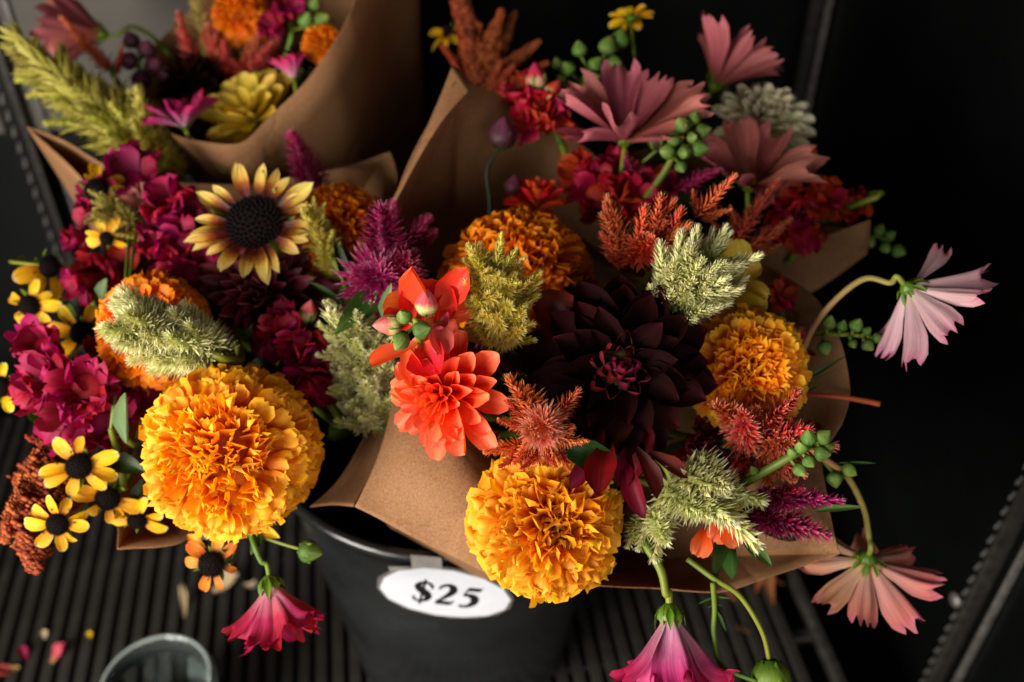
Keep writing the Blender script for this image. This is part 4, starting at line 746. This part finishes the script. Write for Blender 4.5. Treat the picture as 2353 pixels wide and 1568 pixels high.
# lower leaves and peach petals over the front fold
pp = thing('snapdragon', 'peach blossom with green leaves tucked under the pale green celosia', 'snapdragon', frame(P(1690, 1210, .512), D3((0, 0, 1))), 'snapdragon stems')
for (a, b, W_) in [((1650, 1190, .512), (1700, 1248, .502), .9), ((1620, 1215, .512), (1605, 1275, .503), .8), ((1670, 1190, .512), (1640, 1240, .505), .9)]:
    add_leaf(pp, a, b, W_, CORALD, (.1, .2, 1), -.4, .3, .06, name='petal', shape=SH_ROUND)
for (a, b, W_, nrm) in [((1685, 1230, .512), (1672, 1345, .528), .32, (-.6, .1, 1)), ((1700, 1235, .51), (1778, 1300, .505), .4, (.1, .4, 1)), ((1735, 1220, .508), (1738, 1282, .50), .22, (.8, 0, 1)), ((1480, 1240, .512), (1525, 1320, .515), .35, (.3, .1, 1))]:
    add_leaf(pp, a, b, W_, LEAF, nrm, -.35, .4)
stem_to(pp, pp.matrix_basis, 'M', r=.0016)
# fine cosmos leaflets on the far paper side
fl_ = thing('cosmos_foliage', 'thin green cosmos leaf strands over the paper behind the gold marigold', 'foliage', frame(P(1850, 870, .56), D3((1, 0, 0))))
for (a, b, W_) in [((1845, 875, .558), (1942, 818, .55), .12), ((1845, 880, .558), (1920, 850, .552), .05), ((1845, 905, .557), (1885, 880, .552), .2), ((1840, 890, .56), (1870, 840, .555), .06)]:
    add_leaf(fl_, a, b, W_, LEAF, (0, .3, 1), -.3)
stem_to(fl_, fl_.matrix_basis, 'M', r=.001, leaves=0)
# small blossoms before the tall flap
dahlia('dim peach orange dahlia against the tall paper flap', 1235, 470, .635, 85, (.1, .8, .5), CORALS, 'M', 26, .45, (.2, 1.35), .5, .4, .1, group='dahlias in the bouquets', shape=SH_ROUND)
for lab, u, v, s, base in [('dark dried globe bud on a thin stem before the tall paper flap', 1155, 320, 74, (1125, 520, .645)), ('smaller dark globe bud low on the tall paper flap', 1182, 425, 46, (1190, 520, .645))]:
    t = snapdragon(lab, [(u - 6, v + 20, .635), (u - 36 if s > 60 else u - 4, v + 70, .638), (base[0], base[1] - 60, .642), base], [], [(u - 4, v + 22, .635, s, (.12, .95, .3))], REDS, 'M', group='globe buds', budmat=BUDDK, sepmat=LEAFD, name='globe_bud', stemr=.0014, smat=LEAFD, stem=False, budfat=.5)
    t['category'] = 'flower bud'

# ================================================================== sunflower bouquet
marigold('huge gold marigold beside the yellow coneflowers', 520, 1042, .515, 203, (-.02, .06, 1), GOLD, 'L', 298, .85, ps=.95)
marigold('orange marigold crossed by a pale fuzzy celosia plume', 338, 762, .570, 140, (-.35, .05, 1), ORNG, 'L', 240, .8)
marigold('orange marigold beside the sunflower and green celosia spike', 775, 520, .615, 115, (.1, .45, 1), ORNG, 'L', 220, .8)
daisy('sunflower', 'bicolour sunflower with black disc and brown based straw petals', 'sunflower', 583, 512, .585, 61, 108, (-.02, .32, 1), SUNF, 'L', 27, .33, 1.25, thj=.16, disc_h=.25, shape=SH_POINT, curl=-.15, notch=0)
dahlia('dark plum dahlia with reflexed petals below the sunflower', 605, 690, .595, 165, (.05, .15, 1), PLUM, 'L', 60, .34, (.2, 1.45), .4, .5, .15, jit=.2, depth=.4)
RG = 'yellow coneflowers with dark cones'
for lab, u, v, d, dr, ln, f, n, skip, m in [
    ('yellow coneflower beside the upper paper tip, above the gold celosia tuft', 222, 437, .635, 27, 62, (.25, .3, 1), 8, (3, 4, 5), RUD),
    ('small yellow coneflower just under the gold celosia tuft', 245, 548, .615, 16, 50, (.1, -.3, 1), 8, (2, 3), RUD),
    ('yellow coneflower turned aside so only three petals show past its dark cone', 112, 612, .620, 26, 72, (.75, -.1, .5), 7, (2, 3, 4, 5), RUD),
    ('yellow coneflower with a lone stray petal, next to the shelf standard', 68, 703, .610, 25, 55, (-.1, -.15, 1), 9, (3, 5), RUD),
    ('shaded yellow coneflower wedged against the orange marigold', 190, 765, .600, 28, 72, (.3, -.1, 1), 8, (4, 5), RUD),
    ('yellow coneflower beside the magenta blossoms, cut by the picture edge', 2, 890, .580, 24, 58, (.0, .0, 1), 9, (), RUD),
    ('yellow coneflower over the rust amaranth with a broad bent petal', 182, 1072, .545, 30, 72, (.1, .1, 1), 9, (4,), RUD),
    ('yellow coneflower between two others, above the paper hem', 248, 1145, .555, 28, 66, (.2, -.2, 1), 9, (4, 5), RUD),
    ('yellow coneflower with narrow split petals, lowest on the amaranth', 133, 1205, .540, 26, 62, (.05, -.1, 1), 9, (), RUD),
    ('little yellow coneflower tucked under the huge gold marigold', 315, 1195, .565, 22, 58, (.1, -.5, .9), 8, (1, 2), RUD),
    ('withered orange brown coneflower drooping below the huge marigold', 487, 1296, .545, 30, 56, (-.05, -.1, 1), 7, (), RUDO)]:
    daisy('coneflower', lab, 'coneflower', u, v, d, dr * .95, ln * .88, f, m, 'L', n, .56, 1.5, roll=u * .37, group=RG, skip=skip, thj=.35, curl=-.5)
plume('pale sage celosia plume lying across the orange marigold', [dict(u0=530, v0=820, d0=.540, u1=290, v1=738, d1=.510, wpx=80, n=34, k=.35, wtip=.8, seed=4, rise=.9, tw=1.0)], CEL_P, 'fuzzy', 'L', CG, wr=1.0)
plume('gold green celosia tuft between two small coneflowers', [dict(u0=340, v0=545, d0=.63, u1=225, v1=470, d1=.61, wpx=52, n=22, k=.35, wtip=.6, seed=5, rise=.8)], CEL_G, 'feather', 'L', CG, wr=1.0)
gs_ = plume('slim yellow green celosia spike with dark leaves before the orange marigold', [dict(u0=775, v0=650, d0=.600, u1=708, v1=455, d1=.575, wpx=40, n=26, k=.25, wtip=.3, seed=6, rise=.7)], CEL_Y, 'feather', 'L', CG, wr=1.0)
add_leaf(gs_, (800, 660, .585), (770, 545, .58), .25, LEAFD, (.3, .3, 1)); add_leaf(gs_, (790, 700, .585), (705, 640, .578), .18, LEAF, (0, .5, 1)); add_leaf(gs_, (815, 640, .59), (790, 560, .585), .25, LEAFD, (.5, .2, 1))
plume('large cream celosia cockscomb pressed against the kraft fold', [dict(u0=850, v0=950, d0=.575, u1=805, v1=690, d1=.535, wpx=82, n=44, k=.26, wtip=.8, seed=7, rise=.6, tw=.8), dict(u0=855, v0=1000, d0=.575, u1=850, v1=810, d1=.54, wpx=85, n=38, k=.28, wtip=.8, seed=8, rise=.6, tw=.8), dict(u0=830, v0=960, d0=.57, u1=775, v1=860, d1=.545, wpx=45, n=14, k=.3, wtip=.8, seed=9)], CEL_P, 'feather', 'L', CG, wr=1.05)
celosia('deep magenta celosia spike behind the sunflower', [(735, 440, .640, 655, 300, .625, .9), (700, 420, .64, 690, 350, .625, 1)], CEL_M, 'fuzzy', 'L', CG, wr=1.0)
BL_ = D3
snapdragon('magenta snapdragon column between sunflower and orange marigold', [(385, 450, .645), (410, 560, .635), (470, 700, .625)],
    [(395, 480, .622, 78, (-.2, .5, .8)), (430, 500, .625, 70, (.3, .4, .8)), (385, 560, .615, 72, (-.5, .1, .9)), (430, 570, .612, 80, (.1, 0, 1)), (445, 630, .607, 72, (.1, -.2, 1)), (470, 680, .607, 60, (.1, -.5, .9)), (400, 610, .615, 60, (-.4, -.4, .8)), (480, 600, .625, 66, (.4, .1, .9))], [], MAG, 'L', ruf=.16)
snapdragon('cluster of large magenta snapdragon blossoms beside the rust amaranth', [(110, 770, .60), (170, 880, .59), (260, 960, .59)],
    [(112, 805, .578, 92, (-.2, .4, .9)), (140, 880, .567, 96, (-.3, .1, 1)), (205, 890, .560, 104, (.2, .1, 1)), (175, 945, .562, 92, (-.1, -.4, .9)), (240, 970, .57, 92, (.2, -.2, 1)), (95, 890, .572, 66, (-.6, 0, .9)), (225, 830, .59, 60, (.3, .5, .9)), (300, 920, .59, 70, (.4, .1, .9))], [], MAG, 'L', ruf=.13)
snapdragon('magenta snapdragon with rounded blossoms beside the cream cockscomb', [(670, 720, .595), (700, 800, .585), (740, 900, .58)],
    [(665, 755, .572, 72, (-.3, .3, .9)), (690, 790, .568, 72, (0, .1, 1)), (720, 830, .565, 76, (.2, 0, 1)), (710, 880, .565, 76, (0, -.4, .9)), (655, 800, .572, 56, (-.6, -.1, .8)), (745, 885, .572, 60, (.4, -.3, .9))], [(702, 740, .570, 56, (.3, .9, .3))], MAG, 'L', ruf=.10, budmat=BUDP)
snapdragon('dark magenta snapdragon petals behind the small coneflowers', [(300, 420, .66), (260, 560, .65), (240, 640, .64)], [(310, 430, .655, 90, (0, .4, .9)), (225, 470, .65, 60, (-.5, 0, .9)), (200, 550, .645, 62, (-.6, 0, .9)), (260, 620, .64, 90, (-.2, -.2, .9)), (200, 645, .62, 60, (-.7, -.3, .6))], [], MAG, 'L', ruf=.12)
am = celosia('rust orange amaranth plume trailing down beside the coneflowers', [(120, 1060, .580, 25, 1310, .550, .8), (130, 1030, .58, 20, 1090, .565, .75), (120, 1050, .58, 5, 1170, .56, .8), (130, 1060, .582, 70, 1220, .560, .9), (140, 1020, .585, 60, 1020, .57, .7), (150, 1000, .585, 140, 970, .575, .8), (120, 1100, .58, -10, 1210, .56, .8), (90, 1120, .575, 95, 1230, .56, .9), (160, 1060, .585, 90, 1100, .57, .9), (160, 1080, .59, 210, 1130, .575, .8), (60, 1150, .57, 10, 1240, .558, 1.1), (70, 1180, .567, 40, 1290, .552, 1.2), (190, 1130, .59, 180, 1180, .575, 1.0)], AMAR, 'bead', 'L', 'rust amaranth plumes', name='amaranth', cat='amaranth', wr=1.7, leaves=1)
lf = snapdragon('green snapdragon bud stem with grey green leaf before magenta blossoms', [(255, 985, .55), (262, 1010, .555), (280, 1060, .57)], [], [(300, 500, .63, 40, (-.4, .6, .6)), (318, 488, .63, 34, (.5, .7, .4))], MAG, 'L', budmat=BUDP)
add_leaf(lf, (292, 1020, .548), (296, 900, .532), .42, LEAFG, (-.5, .2, 1), .15, .45)
add_leaf(lf, (245, 1060, .56), (330, 1080, .55), .5, LEAFD, (0, .6, 1)); add_leaf(lf, (60, 930, .57), (150, 985, .56), .5, LEAF, (0, .8, 1)); add_leaf(lf, (330, 1100, .565), (300, 1180, .56), .4, LEAFD, (-.3, .2, 1)); add_leaf(lf, (155, 700, .61), (172, 728, .605), .5, LEAF, (-.3, .2, 1)); add_leaf(lf, (235, 690, .61), (240, 640, .605), .7, LEAFG, (-.3, .2, 1))
cosmos('crimson pink cosmos bell hanging below the huge gold marigold', 622, 1345, .545, 156, (.20, -.96, .05), COSR, n=9, th=.74, thj=.22, W=.6, curl=.0, tipcurl=-.9, path=[(600, 1290, .545), (585, 1255, .545), (575, 1220, .55)], calyx=1.45, bl=1.6, sr=.0013, ruf=.06, flare=.55)
gb = snapdragon('closed green cosmos bud on a thin stem beside the crimson bell', [(690, 1262, .545), (650, 1250, .548), (590, 1230, .552)], [], [(688, 1262, .545, 58, (.9, -.15, .2))], MAG, 'L', group='cosmos flowers', name='cosmos_bud', stemr=.0012, stem=False, budfat=.5); gb['category'] = 'cosmos bud'
add_leaf(gb, (600, 1225, .55), (575, 1275, .545), .5, LEAF, (0, .3, 1)); add_leaf(gb, (430, 1230, .55), (470, 1258, .545), .5, RUD, (0, .3, 1)); add_leaf(gb, (600, 1215, .55), (640, 1235, .545), .5, RUD, (0, .3, 1))
cosmos('withered pale pink bloom among the leaves over the paper tip', 330, 470, .640, 50, (.1, .3, 1), COSA, 'L', th=1.0)

# ================================================================== upper bouquet by the lit grey panel
T = 'T'
plume('long yellow green celosia plume reaching up beside the lit grey panel', [dict(u0=430, v0=420, d0=.700, u1=15, v1=100, d1=.690, wpx=88, n=60, k=.2, wtip=.22, seed=12, rise=.8, tw=1.1), dict(u0=420, v0=400, d0=.705, u1=150, v1=170, d1=.70, wpx=70, n=24, k=.25, wtip=.4, seed=14, rise=.8, tw=1.0)], CEL_T, 'feather', T, CG, wr=1.0, leafmat=LEAF, leaves=1)
cosmos('dusky rose cosmos facing away beside the lit grey panel', 232, 78, .770, 150, (-.86, .12, .15), COSD, T, th=.8, W=.6, path=[(300, 62, .765), (350, 85, .76), (400, 145, .76), (440, 230, .76)], roll=.5)
cosmos('magenta cosmos with upright petals in front of the yellow dahlia', 425, 290, .690, 95, (-.15, .85, .4), COSM, T, th=1.0, W=.5, path=[(440, 320, .692), (470, 350, .695), (520, 400, .70)])
cosmos('small magenta white cosmos against the tall paper rim', 675, 180, .700, 65, (-.2, .9, .3), COSM, T, th=.6, W=.45)
dahlia('muted yellow dahlia half hidden by the tall paper wrap', 590, 275, .715, 135, (-.15, .45, .9), PALEY, T, 32, .42, (.4, 1.45), .55, .35, -.05, shape=SH_ROUND)
celosia('brick red celosia with leaning spikes at the top of the upper bouquet', [(460, 170, .755, 385, 30, .75, .7), (480, 180, .755, 420, 150, .745, .9), (500, 160, .76, 470, 0, .765, .8), (540, 180, .755, 640, 120, .745, .9), (560, 160, .76, 600, 60, .755, .8), (520, 180, .755, 520, 90, .745, 1.1), (580, 190, .755, 540, 130, .742, 1), (600, 170, .76, 640, 60, .76, .9), (510, 120, .765, 480, 60, .755, 1.0)], CEL_S, 'feather', T, CG, wr=1.0)
celosia('orange red celosia spike leaning over the green plume', [(260, 160, .735, 125, 50, .73, .65), (260, 165, .735, 200, 110, .727, .8), (270, 170, .735, 275, 100, .73, .8)], CEL_O, 'feather', T, CG, wr=.9)
marigold('small orange marigold at the top among red celosia', 550, 30, .770, 70, (0, .4, 1), ORNG, T, 130, .8)
celosia('pale dusty celosia spike at the top of the upper bouquet', [(470, 90, .765, 430, -30, .77, .9)], CEL_G, 'feather', T, CG)
dahlia('deep maroon dahlia in shade behind the magenta cosmos', 440, 190, .745, 90, (0, .5, .9), DARKD, T, 36, .4, (.3, 1.45), .45, .4, 0)
dahlia('dark scabious like bloom beside the muted yellow dahlia', 690, 140, .72, 50, (.1, .5, .9), DARKD, T, 30, .4, (.3, 1.4), .45, .4, 0)
snapdragon('dark seed pods and small leaves behind the green plume', [(330, 110, .76), (320, 160, .76), (340, 230, .76)], [], [(310, 110, .755, 40, (-.3, .8, .4)), (335, 130, .752, 44, (.3, .6, .6)), (350, 160, .75, 44, (.5, .3, .7)), (310, 150, .75, 44, (-.4, .3, .8)), (330, 185, .75, 46, (0, -.2, .9)), (370, 175, .75, 40, (.8, 0, .5))], MAG, T, budmat=BUDDK, sepmat=LEAFD, name='seed_pod', budfat=.55)['category'] = 'seed pods'
snapdragon('deep pink snapdragon stem beside the tall paper rim', [(660, 20, .74), (670, 80, .74), (650, 150, .75)], [(665, 30, .73, 50, (.2, .4, .9)), (640, 70, .73, 46, (-.3, .2, .9))], [(720, 20, .73, 40, (.3, .5, .6)), (735, 55, .73, 40, (.5, .2, .6)), (700, 60, .735, 36, (.3, .5, .6))], MAG, T, budmat=BUDG)
marigold('orange petals of a marigold pressed into the paper rim', 745, 95, .715, 52, (.2, .5, .9), ORNG, T, 110, .7)
M_ = frame(P(790, 10, .69), D3((0, 1, 0))); 

# ================================================================== dusky cosmos bouquet behind the flap
R_ = 'R'
cosmos('large dusky pink cosmos opening upward over the paper flap', 1436, 318, .620, 196, (-.02, .80, .60), COSD, R_, n=9, th=1.08, thj=.16, W=.54, curl=-.05, roll=.3, bl=1.0)
cosmos('dusky pink cosmos turned sideways before the dark corner standard', 1645, 195, .690, 160, (.52, .80, .12), COSD, R_, th=.75, thj=.16, W=.5, roll=.7)
cosmos('broad dusky pink cosmos in front of the white dahlia', 1722, 425, .630, 175, (.05, .76, .62), COSD, R_, th=1.0, thj=.14, W=.58, roll=.2)
cosmos('small pink cosmos at the shoulder of the large dusky cosmos', 1570, 250, .650, 62, (.2, .8, .4), COSD, R_, th=.8, W=.5)
dahlia('creamy white dahlia behind the broad dusky cosmos', 1752, 290, .675, 122, (.0, .5, .9), WHITED, R_, 70, .34, (.2, 1.5), .45, .5, .15, shape=SH_ROUND)
marigold('dim orange marigold edge peeping past the white dahlia', 1840, 360, .70, 45, (.3, .3, .9), ORNG, R_, 90, .7)
snapdragon('red snapdragon blossoms beside the paper flap edge', [(1230, 180, .665), (1250, 250, .66), (1290, 330, .67)], [(1205, 225, .655, 62, (-.4, .4, .8)), (1245, 262, .645, 66, (0, .1, 1)), (1225, 280, .648, 56, (-.3, -.3, .9)), (1275, 285, .65, 56, (.3, -.2, .9))], [(1235, 210, .645, 66, (-.1, .9, .3)), (1258, 232, .642, 54, (.5, .8, .3))], REDS, R_, budmat=BUDR)
snapdragon('green snapdragon tip with red buds above the large dusky cosmos', [(1440, 95, .675), (1390, 130, .67), (1340, 180, .665), (1290, 225, .665)], [], [(1285, 160, .66, 40, (-.3, .9, .3)), (1360, 160, .655, 36, (.5, .7, .4)), (1345, 190, .655, 40, (.7, .2, .6)), (1335, 130, .66, 46, (-.2, .9, .3)), (1390, 125, .66, 44, (.3, .9, .3)), (1420, 110, .665, 44, (.2, .9, .2)), (1400, 145, .662, 36, (.6, -.2, .6)), (1315, 170, .66, 42, (-.6, .6, .5)), (1300, 190, .66, 36, (-.7, .3, .5))], REDS, R_, budmat=BUDG, stemr=.0018)
snapdragon('stout green snapdragon bud spike before the dusky cosmos', [(1588, 275, .590), (1560, 330, .592), (1530, 390, .60), (1475, 468, .615)], [], [(1590, 285, .585, 40, (.3, .9, .3)), (1575, 300, .584, 38, (-.5, .6, .6)), (1600, 305, .585, 36, (.9, .2, .4)), (1585, 318, .583, 36, (.4, 0, .9)), (1560, 325, .585, 36, (-.8, .3, .5)), (1590, 340, .585, 36, (.9, -.1, .4)), (1570, 348, .584, 36, (.1, -.4, .9)), (1548, 350, .587, 36, (-.9, 0, .4)), (1560, 375, .588, 32, (.3, -.8, .5))], REDS, R_, stemr=.0024, budfat=.46, budmat=BUDG, stem=False)
snapdragon('crimson snapdragon petals in shade under the large dusky cosmos', [(1400, 370, .66), (1400, 430, .65), (1420, 500, .65)], [(1345, 400, .64, 66, (-.4, .2, .9)), (1400, 400, .635, 70, (.1, .2, 1)), (1440, 450, .62, 80, (.1, .1, 1)), (1370, 450, .63, 76, (-.2, -.1, 1)), (1500, 430, .63, 66, (.3, 0, .9)), (1390, 485, .625, 60, (-.1, -.4, .9))], [(1510, 345, .61, 60, (-.05, .95, .3))], REDS, R_, budmat=BUDDK)
celosia('magenta celosia spikes on both sides of the stout bud spike', [(1490, 440, .625, 1440, 355, .615, .9), (1560, 440, .62, 1655, 375, .605, .75), (1500, 440, .625, 1480, 390, .61, 1.0), (1580, 270, .66, 1620, 220, .655, .9), (1540, 440, .625, 1540, 390, .61, .9)], CEL_M, 'spiky', R_, CG, wr=1.0)
celosia('brick pink celosia with furry upright spike behind the cream plume', [(1690, 560, .60, 1775, 395, .59, .6), (1700, 560, .605, 1690, 470, .595, .9), (1720, 570, .605, 1830, 500, .60, .8), (1690, 580, .61, 1640, 500, .60, .9), (1720, 590, .61, 1800, 560, .60, .9)], CEL_S, 'feather', R_, CG, wr=1.0)
snapdragon('scarlet snapdragon with an orange lip above the paper corner', [(1880, 430, .66), (1860, 480, .655), (1830, 540, .655)], [(1810, 475, .635, 74, (-.1, .2, 1)), (1865, 465, .64, 72, (.3, .4, .8)), (1790, 520, .64, 66, (-.2, -.2, .9)), (1840, 530, .64, 60, (.2, -.3, .9))], [], REDS, R_)
snapdragon('curled dull red petal pair hanging past the scarlet snapdragon', [(1900, 500, .655), (1920, 490, .652), (1940, 480, .65)], [(1925, 490, .648, 56, (.5, .4, .6)), (1960, 465, .65, 44, (.8, .4, .3))], [], REDS, R_)
snapdragon('green bud tip sticking out past the paper corner', [(2055, 572, .655), (2020, 545, .655), (1960, 530, .665)], [], [(2050, 572, .65, 36, (.8, -.4, .4)), (2035, 548, .65, 32, (.7, .5, .4)), (2028, 562, .65, 32, (.3, -.7, .5)), (2012, 540, .65, 32, (.4, .7, .4)), (1990, 545, .655, 30, (.2, -.6, .5))], REDS, R_, stemr=.0014, budfat=.45)
daisy('coneflower', 'single yellow coneflower seen from below above the bud spike', 'coneflower', 1450, 40, .700, 18, 46, (-.05, .95, -.25), RUD, R_, 9, .5, 1.35, group=RG, stem=True, leaves=0)
celosia('rust amaranth plume in the dark behind the paper flap', [(1110, 230, .75, 1080, -30, .745, .8), (1100, 200, .75, 1190, 30, .735, .7), (1110, 220, .75, 1215, 75, .735, .7), (1100, 210, .75, 1015, 100, .745, .7), (1120, 230, .75, 1180, 140, .73, .8), (1090, 230, .75, 1030, 150, .74, .8), (1100, 200, .75, 1140, 20, .735, .8), (1110, 210, .755, 1050, 0, .745, .8), (1140, 230, .75, 1250, 130, .735, .6), (1120, 240, .755, 1140, 130, .73, .9), (1100, 220, .755, 1090, 100, .735, 1.1), (1160, 230, .75, 1230, 165, .735, .8)], AMAR, 'bead', R_, 'rust amaranth plumes', name='amaranth', cat='amaranth', wr=1.0, leaves=2)
daisy('coneflower', 'dim yellow coneflower half lost beside the dark amaranth', 'coneflower', 1030, 75, .76, 14, 50, (-.6, .3, .7), RUD, R_, 7, .5, 1.3, group=RG, leaves=0, skip=(2, 3))

# ================================================================== price tag, jar, fallen bits
fr_ = P(1025, 1352, .60)
# the tag lies on the bucket wall, tangent to it
az = math.atan2(-(1), -0.10); nrm = Vector((-0.10, -1.0, -0.16)).normalized()
zt = 0.235; rt = 0.13 - (0.27 - zt) * (0.036 / 0.27) + 0.004
ct = Vector((BM.x + 0.002, BM.y, 0)); dirx = ct.x - BM.x
ct = Vector((ct.x, BM.y - math.sqrt(rt * rt - dirx * dirx) - 0.004, zt))
MT = frame(ct, nrm, math.radians(-5))
tg = thing('price_tag', 'white oval cut card price tag reading $25 on the bucket', 'price tag', MT)
def gon(n, rx, ry, z0, z1, jit=0, seed=1, rot=0.0):
    r = random.Random(seed); ring = []
    for k in range(n):
        q = 2 * math.pi * (k + rot) / n; j = 1 + r.uniform(-jit, jit); ring.append((rx * math.cos(q) * j, ry * math.sin(q) * j))
    vs = [(x, y, z0) for x, y in ring] + [(x, y, z1) for x, y in ring]
    fs = [tuple(range(n - 1, -1, -1)), tuple(range(n, 2 * n))] + [(k, (k + 1) % n, n + (k + 1) % n, n + k) for k in range(n)]
    return vs, fs
RX, RY = 0.0425, 0.0325
child('backing', mesh('backing', *gon(16, RX * 1.055, RY * 1.075, -.0006, .0004, .012, 3, .3), CARDB, smooth=False), tg, Matrix.Translation((0, -.0008, 0)))
child('card', mesh('card', *gon(14, RX, RY, .0007, .0012, .012, 5, .2), CARD, smooth=False), tg)
def ribbon(pts, sub=6):
    c = catmull([Vector((p[0], p[1], 0)) for p in pts], sub); wd = catmull([Vector((p[2], 0, 0)) for p in pts], sub); vs, fs = [], []; n = len(c)
    for i, p in enumerate(c):
        t_ = (c[min(i + 1, n - 1)] - c[max(i - 1, 0)]).normalized(); nn = Vector((-t_.y, t_.x, 0)) * max(.03, wd[i].x * 1.18) * .5
        vs += [p + nn, p - nn]
    for i in range(n - 1): fs.append((2 * i, 2 * i + 1, 2 * i + 3, 2 * i + 2))
    return vs, fs
GL = {'dollar': [[(.56, .66, .03), (.55, .80, .09), (.44, .92, .09), (.30, .95, .09), (.15, .86, .15), (.13, .72, .19), (.24, .58, .22), (.40, .45, .23), (.50, .31, .20), (.48, .15, .16), (.36, .05, .10), (.22, .04, .08), (.09, .12, .08), (.06, .28, .03)], [(.30, -.12, .07), (.30, 1.10, .07)]],
      'two': [[(.06, .70, .04), (.12, .86, .10), (.28, .95, .12), (.44, .88, .18), (.49, .72, .21), (.42, .53, .18), (.25, .30, .12), (.08, .10, .07)], [(.05, .08, .16), (.50, .08, .16)], [(.50, .05, .10), (.57, .20, .05), (.59, .27, .02)]],
      'five': [[(.20, .88, .15), (.55, .89, .15)], [(.55, .84, .06), (.60, 1.0, .03)], [(.21, .90, .06), (.12, .56, .05)], [(.11, .56, .05), (.26, .60, .13), (.42, .54, .19), (.50, .38, .21), (.46, .20, .18), (.33, .07, .13), (.18, .02, .09), (.07, .06, .12)]]}
x0 = -0.0225
for gname, gl in (('dollar_sign', GL['dollar']), ('digit_two', GL['two']), ('digit_five', GL['five'])):
    vs, fs = [], []
    for k_, st_ in enumerate(gl):
        v2, f2 = ribbon(st_); k = len(vs); vs += [(p.x, p.y, k_ * .004) for p in v2]; fs += [tuple(i + k for i in f) for f in f2]
    H = 0.0290; vs = [(x0 + (x * .72 + .12 * y) * H, -.0145 + y * H, .0014 + z * .02) for x, y, z in vs]
    child(gname, mesh(gname, vs, fs, INK, smooth=False), tg); x0 += H * .52
child('tape', mesh('tape', *boxv(-.010, .0375, .0004, .019, .018, .0004), TAPE, smooth=False), tg, Matrix.Rotation(.06, 4, 'Z'))
child('tape', mesh('tape', *boxv(-.0225, .0285, .0, .016, .008, .0004), TAPE, smooth=False), tg, Matrix.Rotation(.2, 4, 'Z'))
# glass jar on the shelf
jb = P(355, 1500, 1.0)
hj = 0.085
drop = (CAM.z - hj)
def on_plane(u, v, z):
    dv = FWD + RIGHT * ((u - U0) / F) + UP * ((V0 - v) / F); k = (z - CAM.z) / dv.z; return CAM + dv * k
jc = on_plane(358, 1568, hj); jr = 0.045
jar = thing('glass_jar', 'small open clear glass jar standing on the slatted shelf', 'jar', Matrix.Translation((jc.x, jc.y, 0)))
pr = [(0.001, .0004), (jr * .92, .0004), (jr, .005), (jr, hj - .022), (jr * .93, hj - .016), (jr * .93, hj - .003), (jr * .90, hj), (jr * .855, hj - .002), (jr * .85, hj - .016), (jr * .91, hj - .024), (jr * .92, .009), (jr * .84, .005), (0.001, .0045)]
ringt = [Vector((jr * .895 * math.cos(q), jr * .895 * math.sin(q), hj)) for q in [i * 2 * math.pi / 48 for i in range(49)]]
v_, f_, uv_ = tube(ringt, .0017, .0017, 8); child('lip', mesh('lip', v_, f_, GLASSR, uv_), jar)
v_, f_, uv_ = lathe(pr, 64); child('jar_body', mesh('jar_body', v_, f_, GLASS, uv_), jar)
for k in range(2):
    ring = [Vector((jr * .95 * math.cos(q), jr * .95 * math.sin(q), hj - .007 - k * .005)) for q in [i * 2 * math.pi / 48 for i in range(49)]]
    v_, f_, uv_ = tube(ring, .0011, .0011, 6); child('thread_ring', mesh('thread_ring', v_, f_, GLASSR, uv_), jar)
# fallen petals and crumbs
def fallen(label, u, v, lenpx, mat, ang, shape=SH_ROUND, W=.6, name='fallen_petal', curl=1.2, group='fallen petals on the shelf'):
    p = on_plane(u, v, 0.0); d = (p - CAM).dot(FWD); s = px(lenpx, d)
    me = petal(name, mat, W=W, shape=shape, cup=.5, curl=curl, ruf=.07, nu=7, nv=9, seed=int(u), rf=4)
    zmin = min(q.co.z for q in me.vertices) * s
    o = bpy.data.objects.new(name, me); C.objects.link(o); o.matrix_basis = Matrix.Translation((p.x, p.y, -zmin + .0002)) @ Matrix.Rotation(ang, 4, 'Z') @ Matrix.Diagonal((s, s, s, 1))
    return tag(o, label, 'petal', group)
fallen('fallen pink petal on the slats near the glass jar', 45, 1535, 60, PINKS, 2.2)
fallen('fallen pink petal scrap lying across the first pink petal', 62, 1520, 40, MAG, .6)
fallen('fallen coral petal with yellow base beside the pink petals', 118, 1525, 52, PINKS, -.5)
fallen('fallen dried cream petal curled below the withered coneflower', 490, 1362, 75, DRY, -1.2, W=.7)
fallen('fallen shrivelled cream petal strip above the glass jar', 424, 1420, 85, DRY, .2, W=.22)
fallen('second cream petal end lying against the dried curled one', 560, 1345, 50, DRY, -2.0, W=.5)
SCR = ['long brown dried scrap lying slantwise on the slats under the paper corner', 'curled brown scrap next to the slantwise one under the paper corner', 'largest brown dried petal scrap, between the paper corner and shelf edge bar', 'small brown scrap closest to the peach cosmos petals', 'brown crumb on the slats beside the long bud stem']
for i, (u, v, l, a) in enumerate([(1690, 1385, 80, .8), (1735, 1365, 60, -.4), (1775, 1390, 90, .1), (1800, 1345, 50, 1.2), (1725, 1455, 45, 1.6)]):
    fallen(SCR[i], u, v, l, DRYB, a, W=.35, name='dried_scrap', group='dried scraps under the paper corner')
fallen('small yellow petal crumb on the slats', 207, 1468, 18, RUD, .4, W=.9)
fallen('small cream crumb on the slats beside the pink petals', 103, 1470, 24, DRY, .4, W=.9)
